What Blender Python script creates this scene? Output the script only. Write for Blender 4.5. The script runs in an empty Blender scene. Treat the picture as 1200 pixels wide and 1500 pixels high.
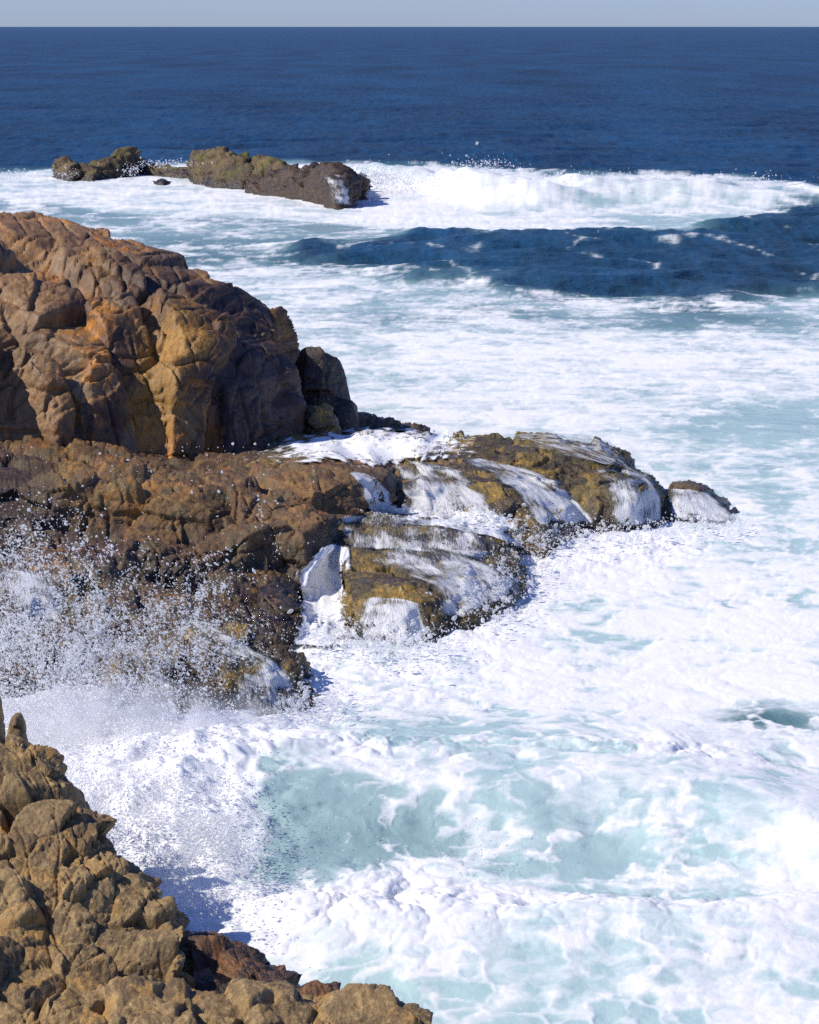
import bpy, bmesh, math
import numpy as np
from mathutils import Vector
from mathutils.bvhtree import BVHTree

# ------------------------------------------------------------------ camera, sky, sun, exposure
scene = bpy.context.scene
CAM_H = 12.0
F = 3542.0                       # focal length in pixels of a 1200 x 1500 frame
PITCH = math.atan((750 - 38.5) / F)
cam = bpy.data.cameras.new("camera")
cam.sensor_fit = 'VERTICAL'; cam.sensor_height = 36.0; cam.sensor_width = 24.0
cam.lens = 36.0 * F / 1500.0
cam.clip_start = 0.5; cam.clip_end = 120000
camo = bpy.data.objects.new("camera", cam); scene.collection.objects.link(camo)
camo.location = (0, 0, CAM_H); camo.rotation_euler = (math.pi / 2 - PITCH, 0, 0)
scene.camera = camo

SUN = Vector((-0.81, -0.16, 0.80)).normalized()      # towards the sun
world = bpy.data.worlds.new("World"); scene.world = world; world.use_nodes = True
wn = world.node_tree.nodes; wl = world.node_tree.links
sky = wn.new('ShaderNodeTexSky'); sky.sky_type = 'NISHITA'; sky.sun_disc = False
sky.sun_elevation = math.asin(SUN.z); sky.sun_rotation = math.atan2(SUN.x, SUN.y)
sky.air_density = 1.0; sky.dust_density = 0.25; sky.ozone_density = 3.5; sky.altitude = 10
bg = wn['Background']; bg.inputs[1].default_value = 0.096
tint = wn.new('ShaderNodeMix'); tint.data_type = 'RGBA'; tint.blend_type = 'MULTIPLY'; tint.inputs[0].default_value = 1.0
tint.inputs[7].default_value = (0.68, 0.87, 1.52, 1)          # cool white balance of the photograph
wl.new(sky.outputs[0], tint.inputs[6]); wl.new(tint.outputs[2], bg.inputs[0])
sl = bpy.data.lights.new("sun", 'SUN'); sl.energy = 5.0; sl.angle = math.radians(0.53); sl.color = (1.0, 0.93, 0.81)
so = bpy.data.objects.new("sun", sl); scene.collection.objects.link(so)
so.rotation_euler = SUN.to_track_quat('Z', 'Y').to_euler(); so.location = (-40, -10, 60)
vs = scene.view_settings
vs.view_transform = 'Standard'; vs.look = 'None'; vs.exposure = 0.0; vs.gamma = 1.0; vs.use_curve_mapping = False
scene.cycles.use_denoising = False
scene.cycles.max_bounces = 8; scene.cycles.volume_bounces = 4; scene.cycles.diffuse_bounces = 4; scene.cycles.transparent_max_bounces = 12

# ------------------------------------------------------------------ helpers
COL = scene.collection
def P(px, py, Y):
    """World point at distance Y seen at photograph pixel (px, py)."""
    dx = (px - 600) / F; dz = (750 - py) / F
    c, s = math.cos(PITCH), math.sin(PITCH)
    dy = c + dz * s; dzw = -s + dz * c
    return np.array((dx / dy * Y, Y, CAM_H + dzw / dy * Y))
def G(px, py, z=0.0):
    a = P(px, py, 1.0)
    return P(px, py, (CAM_H - z) / (CAM_H - a[2]))
def proj(p):
    c, s = math.cos(PITCH), math.sin(PITCH)
    x = p[..., 0]; y = p[..., 1]; z = p[..., 2] - CAM_H
    dep = y * c - z * s; up = y * s + z * c
    return 600 + F * x / dep, 750 - F * up / dep

R0 = np.random.default_rng(7)
PERM = R0.permutation(4096).astype(np.int32)
GR3 = R0.normal(size=(4096, 3)).astype(np.float32); GR3 /= np.linalg.norm(GR3, axis=1)[:, None]
ANG = R0.uniform(0, 2 * math.pi, 4096)
GR2 = np.stack([np.cos(ANG), np.sin(ANG)], 1).astype(np.float32)
RND3 = R0.uniform(0, 1, (4096, 3)).astype(np.float32)
def h2(i, j): return PERM[(PERM[i & 4095] + j) & 4095]
def h3(i, j, k): return PERM[(PERM[(PERM[i & 4095] + j) & 4095] + k) & 4095]
def fade(t): return t * t * t * (t * (t * 6 - 15) + 10)
def noise2(x, y):
    xi = np.floor(x).astype(np.int32); yi = np.floor(y).astype(np.int32)
    xf = (x - xi).astype(np.float32); yf = (y - yi).astype(np.float32)
    u = fade(xf); v = fade(yf); out = 0
    for a in (0, 1):
        for b in (0, 1):
            g = GR2[h2(xi + a, yi + b)]
            out = out + (g[..., 0] * (xf - a) + g[..., 1] * (yf - b)) * (u if a else 1 - u) * (v if b else 1 - v)
    return out * 1.5
def noise3(p):
    pi = np.floor(p).astype(np.int32); pf = (p - pi).astype(np.float32); w = fade(pf); out = 0
    for a in (0, 1):
        for b in (0, 1):
            for c in (0, 1):
                g = GR3[h3(pi[:, 0] + a, pi[:, 1] + b, pi[:, 2] + c)]
                d = g[:, 0] * (pf[:, 0] - a) + g[:, 1] * (pf[:, 1] - b) + g[:, 2] * (pf[:, 2] - c)
                out = out + d * (w[:, 0] if a else 1 - w[:, 0]) * (w[:, 1] if b else 1 - w[:, 1]) * (w[:, 2] if c else 1 - w[:, 2])
    return out * 1.5
def fbm2(x, y, n=4, g=0.5):
    a = 1.0; o = 0.0; t = 0.0
    for i in range(n):
        o = o + a * noise2(x + 17.3 * i, y - 9.1 * i); t += a; a *= g; x = x * 2.03; y = y * 2.03
    return o / t * 1.6
def fbm3(p, n=4, g=0.5):
    a = 1.0; o = 0.0; t = 0.0
    for i in range(n):
        o = o + a * noise3(p + 13.7 * i); t += a; a *= g; p = p * 2.03
    return o / t * 1.6
def worley2(x, y):
    xi = np.floor(x).astype(np.int32); yi = np.floor(y).astype(np.int32)
    f1 = np.full(x.shape, 9., np.float32); f2 = f1.copy()
    for a in (-1, 0, 1):
        for b in (-1, 0, 1):
            r = RND3[h2(xi + a, yi + b)]
            d = (xi + a + r[..., 0] - x) ** 2 + (yi + b + r[..., 1] - y) ** 2
            f2 = np.where(d < f1, f1, np.minimum(f2, d)); f1 = np.minimum(f1, d)
    return np.sqrt(f1), np.sqrt(f2)
def worley3(p):
    """F1, F2, cell random (3), offset from the nearest cell centre."""
    pi = np.floor(p).astype(np.int32); n = len(p)
    f1 = np.full(n, 9., np.float32); f2 = f1.copy(); idr = np.zeros((n, 3), np.float32); off = np.zeros((n, 3), np.float32)
    for a in (-1, 0, 1):
        for b in (-1, 0, 1):
            for c in (-1, 0, 1):
                h = h3(pi[:, 0] + a, pi[:, 1] + b, pi[:, 2] + c); r = RND3[h]
                v = (p - (pi + np.array([a, b, c]) + r)).astype(np.float32)
                d = (v * v).sum(1); m = d < f1
                f2 = np.where(m, f1, np.minimum(f2, d)); f1 = np.where(m, d, f1)
                idr[m] = RND3[(h[m] * 7 + 3) & 4095]; off[m] = v[m]
    return np.sqrt(f1), np.sqrt(f2), idr, off
def sstep(a, b, x):
    t = np.clip((x - a) / (b - a), 0, 1); return t * t * (3 - 2 * t)
def unit(v): v = np.asarray(v, float); return v / np.linalg.norm(v, axis=-1, keepdims=True)

def mesh_from(name, v, f, mat=None, smooth=True, attrs=None, parent=None, loc=None, quads=False):
    me = bpy.data.meshes.new(name); k = f.shape[1]
    v = np.asarray(v, np.float32)
    if loc is not None: v = v - np.asarray(loc, np.float32)
    me.vertices.add(len(v)); me.vertices.foreach_set("co", v.ravel())
    me.loops.add(f.size); me.loops.foreach_set("vertex_index", np.ascontiguousarray(f, np.int32).ravel())
    me.polygons.add(len(f)); me.polygons.foreach_set("loop_start", np.arange(0, f.size, k, dtype=np.int32))
    if smooth: me.polygons.foreach_set("use_smooth", np.ones(len(f), bool))
    me.update(calc_edges=True)
    for an, av in (attrs or {}).items():
        at = me.attributes.new(an, 'FLOAT', 'POINT'); at.data.foreach_set("value", np.ascontiguousarray(av, np.float32).ravel())
    if mat: me.materials.append(mat)
    o = bpy.data.objects.new(name, me); COL.objects.link(o)
    if parent is not None:
        o.parent = parent
        if loc is not None: o.location = Vector(loc) - parent.location
    elif loc is not None: o.location = Vector(loc)
    return o
def tag(o, label=None, cat=None, group=None, kind=None):
    for k, v in (('label', label), ('category', cat), ('group', group), ('kind', kind)):
        if v: o[k] = v
    return o
def empty(name, loc):
    o = bpy.data.objects.new(name, None); COL.objects.link(o); o.location = Vector(loc); o.empty_display_size = 0.3; return o
def grid_faces(r, c):
    i = np.arange((r - 1) * (c - 1)); a = i // (c - 1) * c + i % (c - 1)
    return np.stack([a, a + 1, a + c + 1, a + c], 1)

# ------------------------------------------------------------------ materials
class NT:
    def __init__(s, name):
        s.m = bpy.data.materials.new(name); s.m.use_nodes = True; s.t = s.m.node_tree; s.t.nodes.clear()
        s.out = s.n('ShaderNodeOutputMaterial')
    def n(s, ty, **kw):
        n = s.t.nodes.new(ty)
        for k, v in kw.items(): setattr(n, k, v)
        return n
    def l(s, a, b): s.t.links.new(a, b)
    def put(s, sock, v):
        if hasattr(v, 'links') or hasattr(v, 'is_linked'): s.l(v, sock)
        elif v is not None: sock.default_value = v
    def math(s, op, a, b=None, clamp=False):
        n = s.n('ShaderNodeMath', operation=op, use_clamp=clamp); s.put(n.inputs[0], a)
        if b is not None: s.put(n.inputs[1], b)
        return n.outputs[0]
    def noise(s, vec, scale, detail=4, rough=0.55, dist=0.0):
        n = s.n('ShaderNodeTexNoise'); s.l(vec, n.inputs['Vector'])
        n.inputs['Scale'].default_value = scale; n.inputs['Detail'].default_value = detail
        n.inputs['Roughness'].default_value = rough; n.inputs['Distortion'].default_value = dist
        return n.outputs['Fac']
    def voro(s, vec, scale, feat='F1', out='Distance'):
        n = s.n('ShaderNodeTexVoronoi', feature=feat); s.l(vec, n.inputs['Vector']); n.inputs['Scale'].default_value = scale
        return n.outputs[out]
    def mapr(s, v, a, b, c=0.0, d=1.0, smooth=True):
        n = s.n('ShaderNodeMapRange', interpolation_type='SMOOTHSTEP' if smooth else 'LINEAR')
        s.put(n.inputs[0], v)
        for i, x in enumerate((a, b, c, d)): s.put(n.inputs[i + 1], x)
        return n.outputs[0]
    def mix(s, f, a, b):
        n = s.n('ShaderNodeMix', data_type='RGBA'); s.put(n.inputs[0], f)
        for sock, v in ((n.inputs[6], a), (n.inputs[7], b)):
            if isinstance(v, tuple): sock.default_value = v if len(v) == 4 else (*v, 1)
            else: s.l(v, sock)
        return n.outputs[2]
    def vscale(s, vec, sc):
        n = s.n('ShaderNodeMapping'); s.l(vec, n.inputs[0]); n.inputs['Scale'].default_value = sc; return n.outputs[0]
    def attr(s, name): return s.n('ShaderNodeAttribute', attribute_name=name).outputs['Fac']
    def bump(s, h, strength, dist, prev=None):
        n = s.n('ShaderNodeBump'); s.put(n.inputs['Strength'], strength); n.inputs['Distance'].default_value = dist
        s.l(h, n.inputs['Height'])
        if prev is not None: s.l(prev, n.inputs['Normal'])
        return n.outputs[0]
    def bsdf(s, **kw):
        b = s.n('ShaderNodeBsdfPrincipled')
        for k, v in kw.items():
            sock = b.inputs[k]
            if isinstance(v, tuple): sock.default_value = (*v, 1) if len(v) == 3 else v
            else: s.put(sock, v)
        return b.outputs[0]

def rock_mat(name, c_dark, c_mid, c_light, stain=None, stain_amt=0.0, stain2=None, moss=None, moss_lo=0.7, wet_z=None, wet_col=(0.012, 0.01, 0.008),
             barn=0.0, scale=1.0, wet_all=0.0, moss_noise=(0.45, 0.6), facegrain=1.0, bk=1.0):
    t = NT(name); geo = t.n('ShaderNodeNewGeometry'); pos = geo.outputs['Position']; nor = t.n('ShaderNodeSeparateXYZ'); t.l(geo.outputs['Normal'], nor.inputs[0])
    px = t.n('ShaderNodeSeparateXYZ'); t.l(pos, px.inputs[0]); z = px.outputs[2]
    oi = t.n('ShaderNodeObjectInfo').outputs['Random']
    big = t.noise(pos, 0.9 * scale, 5, 0.6); med = t.noise(pos, 4.5 * scale, 6, 0.65); fine = t.noise(pos, 26 * scale, 4, 0.7)
    strk = t.noise(t.vscale(pos, (9 * scale, 9 * scale, 1.1 * scale)), 1.0, 4, 0.6)
    c = t.mix(t.mapr(big, 0.35, 0.65), c_dark, c_mid)
    c = t.mix(t.math('MULTIPLY', t.mapr(med, 0.45, 0.68), 0.8), c, c_light)
    if stain:
        m = t.mapr(t.math('ADD', t.noise(pos, 0.55 * scale, 4, 0.7, 0.6), t.math('MULTIPLY', t.math('SUBTRACT', oi, 0.5), 0.35)), 0.62 - stain_amt * 0.25, 0.72 - stain_amt * 0.2)
        m = t.math('MULTIPLY', m, t.mapr(strk, 0.3, 0.6, 0.3, 1.0))
        c = t.mix(m, c, stain)
    if stain2:
        m = t.mapr(t.math('ADD', t.noise(t.vscale(pos, (1.2, 1.2, 0.7)), 0.8 * scale, 5, 0.7), t.math('MULTIPLY', t.math('SUBTRACT', oi, 0.5), 0.3)), 0.56, 0.66)
        c = t.mix(m, c, stain2)
    c = t.mix(t.math('MULTIPLY', t.attr('tan'), t.mapr(med, 0.2, 0.6, 0.4, 1)), c, t.mix(med, (0.145, 0.076, 0.027), (0.29, 0.165, 0.068)))
    c = t.mix(t.math('MULTIPLY', t.attr('dark'), 0.95), c, t.mix(med, (0.022, 0.011, 0.008), (0.06, 0.032, 0.022)))  # maroon stone; on the headland it also carries painted shade
    c = t.mix(t.math('MULTIPLY', t.attr('orange'), t.mapr(strk, 0.25, 0.55, 0.35, 1)), c, t.mix(med, (0.36, 0.15, 0.012), (0.34, 0.21, 0.05)))
    # per-block tone, fine grain
    v = t.math('MULTIPLY', t.mapr(oi, 0, 1, 0.72, 1.25, False), t.mapr(fine, 0.25, 0.75, 1 - 0.4 * facegrain, 1 + 0.4 * facegrain, False))
    v = t.math('MULTIPLY', v, t.mapr(strk, 0.3, 0.7, 0.78, 1.2, False))
    hs = t.n('ShaderNodeHueSaturation'); t.l(c, hs.inputs['Color']); t.l(v, hs.inputs['Value']); c = hs.outputs[0]
    spk = None
    if barn > 0:
        d = t.voro(pos, 22 * scale); zone = t.mapr(t.noise(pos, 1.3 * scale, 4, 0.6), 0.62 - 0.3 * barn, 0.72 - 0.3 * barn)
        spk = t.math('MULTIPLY', t.mapr(d, 0.42, 0.2), zone)
        c = t.mix(t.math('MULTIPLY', zone, 0.6), c, t.mix(med, (0.13, 0.10, 0.035), (0.055, 0.042, 0.018)))
        c = t.mix(t.math('MULTIPLY', spk, 0.65), c, (0.34, 0.27, 0.13))
    if moss:
        m = t.math('MULTIPLY', t.mapr(nor.outputs[2], moss_lo - 0.25, moss_lo + 0.15), t.mapr(t.noise(pos, 1.4 * scale, 6, 0.7), *moss_noise))
        c = t.mix(m, c, t.mix(t.mapr(fine, 0.3, 0.7), moss[0], moss[1]))
    rough = t.mapr(med, 0.3, 0.7, 0.55, 0.85)
    if wet_z is not None:
        w = t.mapr(t.math('ADD', z, t.math('MULTIPLY', t.math('SUBTRACT', big, 0.5), 1.6)), wet_z + 0.35, wet_z - 0.35)
        c = t.mix(t.math('MULTIPLY', w, 0.72), c, wet_col)
        rough = t.math('SUBTRACT', rough, t.math('MULTIPLY', w, 0.32))
    if wet_all: rough = t.math('SUBTRACT', rough, wet_all)
    b = t.bump(big, 0.2, 0.2 / scale); b = t.bump(med, bk, 0.08 / scale, b); b = t.bump(strk, 0.4 * facegrain, 0.035 / scale, b); b = t.bump(fine, 0.9 * bk, 0.022 / scale, b)
    if spk is not None: b = t.bump(spk, 0.6, 0.02, b)
    s = t.bsdf(**{'Base Color': c, 'Roughness': rough, 'Normal': b, 'Specular IOR Level': 0.5})
    t.l(s, t.out.inputs[0]); return t.m

def sea_mat():
    t = NT('sea_water'); pos = t.n('ShaderNodeNewGeometry').outputs['Position']
    foam = t.attr('foam'); aer = t.attr('aer')
    wpos = t.vscale(pos, (1.0, 0.8, 1.0))
    n1 = t.noise(t.vscale(pos, (0.9, 1.15, 1.0)), 1.5, 7, 0.68, 0.9); n2 = t.noise(t.vscale(pos, (0.75, 1.4, 1.0)), 5.5, 6, 0.7, 0.7)
    mn = t.math('ADD', t.math('MULTIPLY', n1, 0.6), t.math('MULTIPLY', n2, 0.4))
    ff = t.mapr(t.math('ADD', foam, t.math('MULTIPLY', t.math('SUBTRACT', mn, 0.5), 1.35)), 0.10, 0.88, 0, 1, False)
    fz = t.mapr(foam, 0.02, 0.12); ff = t.math('MULTIPLY', ff, fz)
    deep = t.mix(t.noise(pos, 0.02, 3), (0.0024, 0.0205, 0.050), (0.0034, 0.0285, 0.066))
    rip_shade = t.math('ADD', t.math('MULTIPLY', t.noise(t.vscale(pos, (1.2, 0.15, 1)), 1.0, 6, 0.7, 0.5), 0.6), t.math('MULTIPLY', t.noise(t.vscale(pos, (0.05, 0.012, 1)), 1.0, 3, 0.5), 0.4))
    hsv = t.n('ShaderNodeHueSaturation'); t.l(deep, hsv.inputs['Color']); t.l(t.mapr(rip_shade, 0.36, 0.64, 0.1, 2.4, False), hsv.inputs['Value']); deep = hsv.outputs[0]  # light and dark sides of far wavelets painted into the deep colour
    c = t.mix(t.mapr(aer, 0.0, 0.45), deep, (0.08, 0.165, 0.18)); c = t.mix(t.mapr(aer, 0.35, 1.0), c, (0.42, 0.57, 0.56))
    chop0 = t.noise(t.vscale(pos, (0.11, 0.16, 1)), 1.0, 4, 0.6); chop = t.noise(wpos, 0.75, 6, 0.62); chop2 = t.noise(pos, 3.2, 4, 0.6, 0.5)
    cal = t.mapr(aer, 0.05, 0.7, 1.0, 0.16); b = t.bump(chop0, 1.0, 0.7); b = t.bump(chop, cal, 0.42, b); b = t.bump(chop2, t.math('MULTIPLY', cal, 0.55), 0.08, b)
    dif = t.n('ShaderNodeBsdfDiffuse'); t.l(c, dif.inputs[0]); t.l(b, dif.inputs['Normal'])
    glo = t.n('ShaderNodeBsdfGlossy'); glo.inputs['Roughness'].default_value = 0.22; t.l(b, glo.inputs['Normal'])
    fr = t.n('ShaderNodeFresnel'); fr.inputs[0].default_value = 1.33; t.l(b, fr.inputs['Normal'])
    wm = t.n('ShaderNodeMixShader'); t.l(t.math('MULTIPLY', fr.outputs[0], 0.42), wm.inputs[0]); t.l(dif.outputs[0], wm.inputs[1]); t.l(glo.outputs[0], wm.inputs[2]); water = wm.outputs[0]
    fb = t.bump(n1, 0.35, 0.07); fb = t.bump(n2, 0.35, 0.025, fb)
    white = t.bsdf(**{'Base Color': (0.79, 0.79, 0.78), 'Roughness': 0.85, 'Normal': fb, 'Specular IOR Level': 0.2})
    mx = t.n('ShaderNodeMixShader'); t.l(ff, mx.inputs[0]); t.l(water, mx.inputs[1]); t.l(white, mx.inputs[2])
    t.l(mx.outputs[0], t.out.inputs[0]); return t.m

def fall_mat():
    t = NT('falling_water'); uv = t.n('ShaderNodeUVMap', uv_map='flow').outputs[0]; dens = t.attr('dens')
    s1 = t.noise(t.vscale(uv, (16, 1.8, 1)), 1.0, 6, 0.7, 0.55); s2 = t.noise(t.vscale(uv, (46, 5, 1)), 1.0, 4, 0.7, 0.5)
    s3 = t.noise(uv, 2.2, 4, 0.6)
    s = t.math('ADD', t.math('ADD', t.math('MULTIPLY', s1, 0.40), t.math('MULTIPLY', s2, 0.45)), t.math('MULTIPLY', s3, 0.15))
    a = t.mapr(t.math('ADD', s, t.math('MULTIPLY', t.math('SUBTRACT', dens, 0.5), 0.60)), 0.42, 0.66, 0, 0.92)
    a = t.math('MULTIPLY', a, t.mapr(dens, 0.02, 0.2))
    b = t.bump(s, 0.9, 0.08)
    white = t.bsdf(**{'Base Color': (0.79, 0.79, 0.78), 'Roughness': 0.6, 'Normal': b, 'Specular IOR Level': 0.4})
    gl = t.n('ShaderNodeBsdfGlossy'); gl.inputs['Roughness'].default_value = 0.35; t.l(b, gl.inputs['Normal'])
    tr = t.n('ShaderNodeBsdfTransparent'); tr.inputs[0].default_value = (0.82, 0.86, 0.86, 1)
    tr0 = t.n('ShaderNodeBsdfTransparent')
    m1 = t.n('ShaderNodeMixShader'); m1.inputs[0].default_value = 0.04; t.l(tr.outputs[0], m1.inputs[1]); t.l(gl.outputs[0], m1.inputs[2])
    m0 = t.n('ShaderNodeMixShader'); t.put(m0.inputs[0], t.mapr(dens, 0.03, 0.25)); t.l(tr0.outputs[0], m0.inputs[1]); t.l(m1.outputs[0], m0.inputs[2])
    m2 = t.n('ShaderNodeMixShader'); t.l(a, m2.inputs[0]); t.l(m0.outputs[0], m2.inputs[1]); t.l(white, m2.inputs[2])
    t.l(m2.outputs[0], t.out.inputs[0]); return t.m

def wash_mat():
    t = NT('wash_foam'); uv = t.n('ShaderNodeUVMap', uv_map='flow').outputs[0]; dens = t.attr('dens')
    n1 = t.noise(t.vscale(uv, (1.1, 1.5, 1)), 1.6, 7, 0.68, 0.9); n2 = t.noise(uv, 7.0, 6, 0.7, 0.6)
    s = t.math('ADD', t.math('MULTIPLY', n1, 0.6), t.math('MULTIPLY', n2, 0.4))
    a = t.mapr(t.math('ADD', s, t.math('MULTIPLY', t.math('SUBTRACT', dens, 0.5), 0.5)), 0.36, 0.60)
    a = t.math('MULTIPLY', a, t.mapr(dens, 0.0, 0.3))
    b = t.bump(n1, 0.35, 0.07); b = t.bump(n2, 0.4, 0.03, b)
    white = t.bsdf(**{'Base Color': (0.79, 0.79, 0.78), 'Roughness': 0.8, 'Normal': b, 'Specular IOR Level': 0.2})
    tr = t.n('ShaderNodeBsdfTransparent'); m2 = t.n('ShaderNodeMixShader'); t.l(a, m2.inputs[0]); t.l(tr.outputs[0], m2.inputs[1]); t.l(white, m2.inputs[2])
    t.l(m2.outputs[0], t.out.inputs[0]); return t.m

def drop_mat():
    t = NT('spray_droplet')
    s = t.n('ShaderNodeBsdfDiffuse'); s.inputs[0].default_value = (0.92, 0.93, 0.94, 1)
    tl = t.n('ShaderNodeBsdfTranslucent'); tl.inputs[0].default_value = (0.92, 0.93, 0.94, 1)
    m = t.n('ShaderNodeMixShader'); m.inputs[0].default_value = 0.5; t.l(s.outputs[0], m.inputs[1]); t.l(tl.outputs[0], m.inputs[2])
    tr = t.n('ShaderNodeBsdfTransparent'); m2 = t.n('ShaderNodeMixShader'); m2.inputs[0].default_value = 0.5
    t.l(m.outputs[0], m2.inputs[1]); t.l(tr.outputs[0], m2.inputs[2]); t.l(m2.outputs[0], t.out.inputs[0]); return t.m

M_HEAD = rock_mat('headland_stone', (0.045, 0.016, 0.007), (0.125, 0.048, 0.016), (0.25, 0.118, 0.040), stain=(0.46, 0.175, 0.016), stain_amt=0.6, stain2=(0.19, 0.125, 0.06), scale=1.0, bk=0.5, wet_all=0.1)
M_LEDGE = rock_mat('ledge_stone', (0.055, 0.026, 0.009), (0.15, 0.074, 0.023), (0.27, 0.16, 0.055), stain=(0.30, 0.12, 0.02), stain_amt=0.3, stain2=(0.072, 0.034, 0.014), barn=0.35, scale=1.2, wet_z=0.9, wet_all=0.1)
M_TIDE = rock_mat('tidal_stone', (0.040, 0.023, 0.010), (0.10, 0.062, 0.024), (0.20, 0.135, 0.05), stain=(0.27, 0.165, 0.025), stain_amt=0.6, barn=0.45, scale=1.4, wet_z=0.4, wet_all=0.25, moss=((0.05, 0.05, 0.008), (0.13, 0.11, 0.018)), moss_lo=0.8, moss_noise=(0.55, 0.68))
M_SLOPE = rock_mat('wet_slope_stone', (0.045, 0.024, 0.012), (0.115, 0.062, 0.028), (0.21, 0.125, 0.06), stain=(0.26, 0.13, 0.03), stain_amt=0.3, stain2=(0.05, 0.030, 0.020), barn=0.5, scale=1.3, wet_z=0.4, wet_all=0.3)
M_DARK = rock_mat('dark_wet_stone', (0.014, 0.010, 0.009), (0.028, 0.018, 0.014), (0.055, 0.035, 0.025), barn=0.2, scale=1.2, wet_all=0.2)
M_ISLET = rock_mat('islet_stone', (0.045, 0.027, 0.011), (0.11, 0.068, 0.026), (0.20, 0.135, 0.055), moss=((0.06, 0.075, 0.006), (0.15, 0.15, 0.012)), moss_lo=0.7, moss_noise=(0.5, 0.6), wet_z=0.55, wet_col=(0.018, 0.011, 0.007), scale=0.6)
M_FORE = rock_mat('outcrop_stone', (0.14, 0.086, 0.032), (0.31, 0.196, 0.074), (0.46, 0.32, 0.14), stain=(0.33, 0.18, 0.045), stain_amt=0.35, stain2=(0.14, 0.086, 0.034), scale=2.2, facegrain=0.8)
M_MUSSEL = rock_mat('mussel_stone', (0.025, 0.013, 0.007), (0.055, 0.030, 0.014), (0.10, 0.06, 0.028), scale=1.2, wet_all=0.1)
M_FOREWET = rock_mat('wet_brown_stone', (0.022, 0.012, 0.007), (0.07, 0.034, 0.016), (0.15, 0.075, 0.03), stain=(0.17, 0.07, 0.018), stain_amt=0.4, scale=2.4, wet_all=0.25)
M_SEA = sea_mat(); M_FALL = fall_mat(); M_WASH = wash_mat(); M_DROP = drop_mat()

# ------------------------------------------------------------------ rock masses: jointed blocks cut from a macro surface
ROCKS = {}      # label -> (verts, quads) in world space, for draping water

def patch(rows):
    """Macro surface: rows of (px, py, Y), bottom to top, every row left to right."""
    return np.array([[P(*q) if len(q) == 3 else np.array(q[1:]) for q in r] for r in rows], float)
def densify(A, step=2.05, lo=4, hi=80):
    def seg(A, ax):
        px, py = proj(A); L = np.hypot(np.diff(px, axis=ax), np.diff(py, axis=ax)); m3 = np.linalg.norm(np.diff(A, axis=ax), axis=-1)
        L = np.maximum(L, m3 * 12)
        L = L.max(axis=1 - ax) if L.shape[1 - ax] < 3 else np.sort(L, axis=1 - ax).take(-2, axis=1 - ax)
        return np.clip(np.ceil(L / step), lo, hi).astype(int)
    ku, kv = seg(A, 1), seg(A, 0)
    def up(A, ax, ks):
        n = A.shape[ax]; t = np.concatenate([i + np.arange(k) / k for i, k in enumerate(ks)] + [[n - 1]]); i = np.minimum(t.astype(int), n - 2); w = t - i
        sh = [1, 1, 1]; sh[ax] = -1; w = w.reshape(sh)
        p0 = np.take(A, np.maximum(i - 1, 0), ax); p1 = np.take(A, i, ax); p2 = np.take(A, i + 1, ax); p3 = np.take(A, np.minimum(i + 2, n - 1), ax)
        cr = 0.5 * (2 * p1 + (p2 - p0) * w + (2 * p0 - 5 * p1 + 4 * p2 - p3) * w ** 2 + (3 * p1 - p0 - 3 * p2 + p3) * w ** 3)
        return 0.6 * cr + 0.4 * (p1 * (1 - w) + p2 * w)
    B = up(up(A, 0, kv), 1, ku)
    du = np.gradient(B, axis=1); dv = np.gradient(B, axis=0)
    n = np.cross(du, dv)
    for _ in range(6):
        q = np.pad(n, ((1, 1), (1, 1), (0, 0)), 'edge'); n = (q[:-2, 1:-1] + q[2:, 1:-1] + q[1:-1, :-2] + q[1:-1, 2:] + 2 * q[1:-1, 1:-1]) / 6
    n /= np.linalg.norm(n, axis=-1, keepdims=True) + 1e-9
    return B, n

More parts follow.
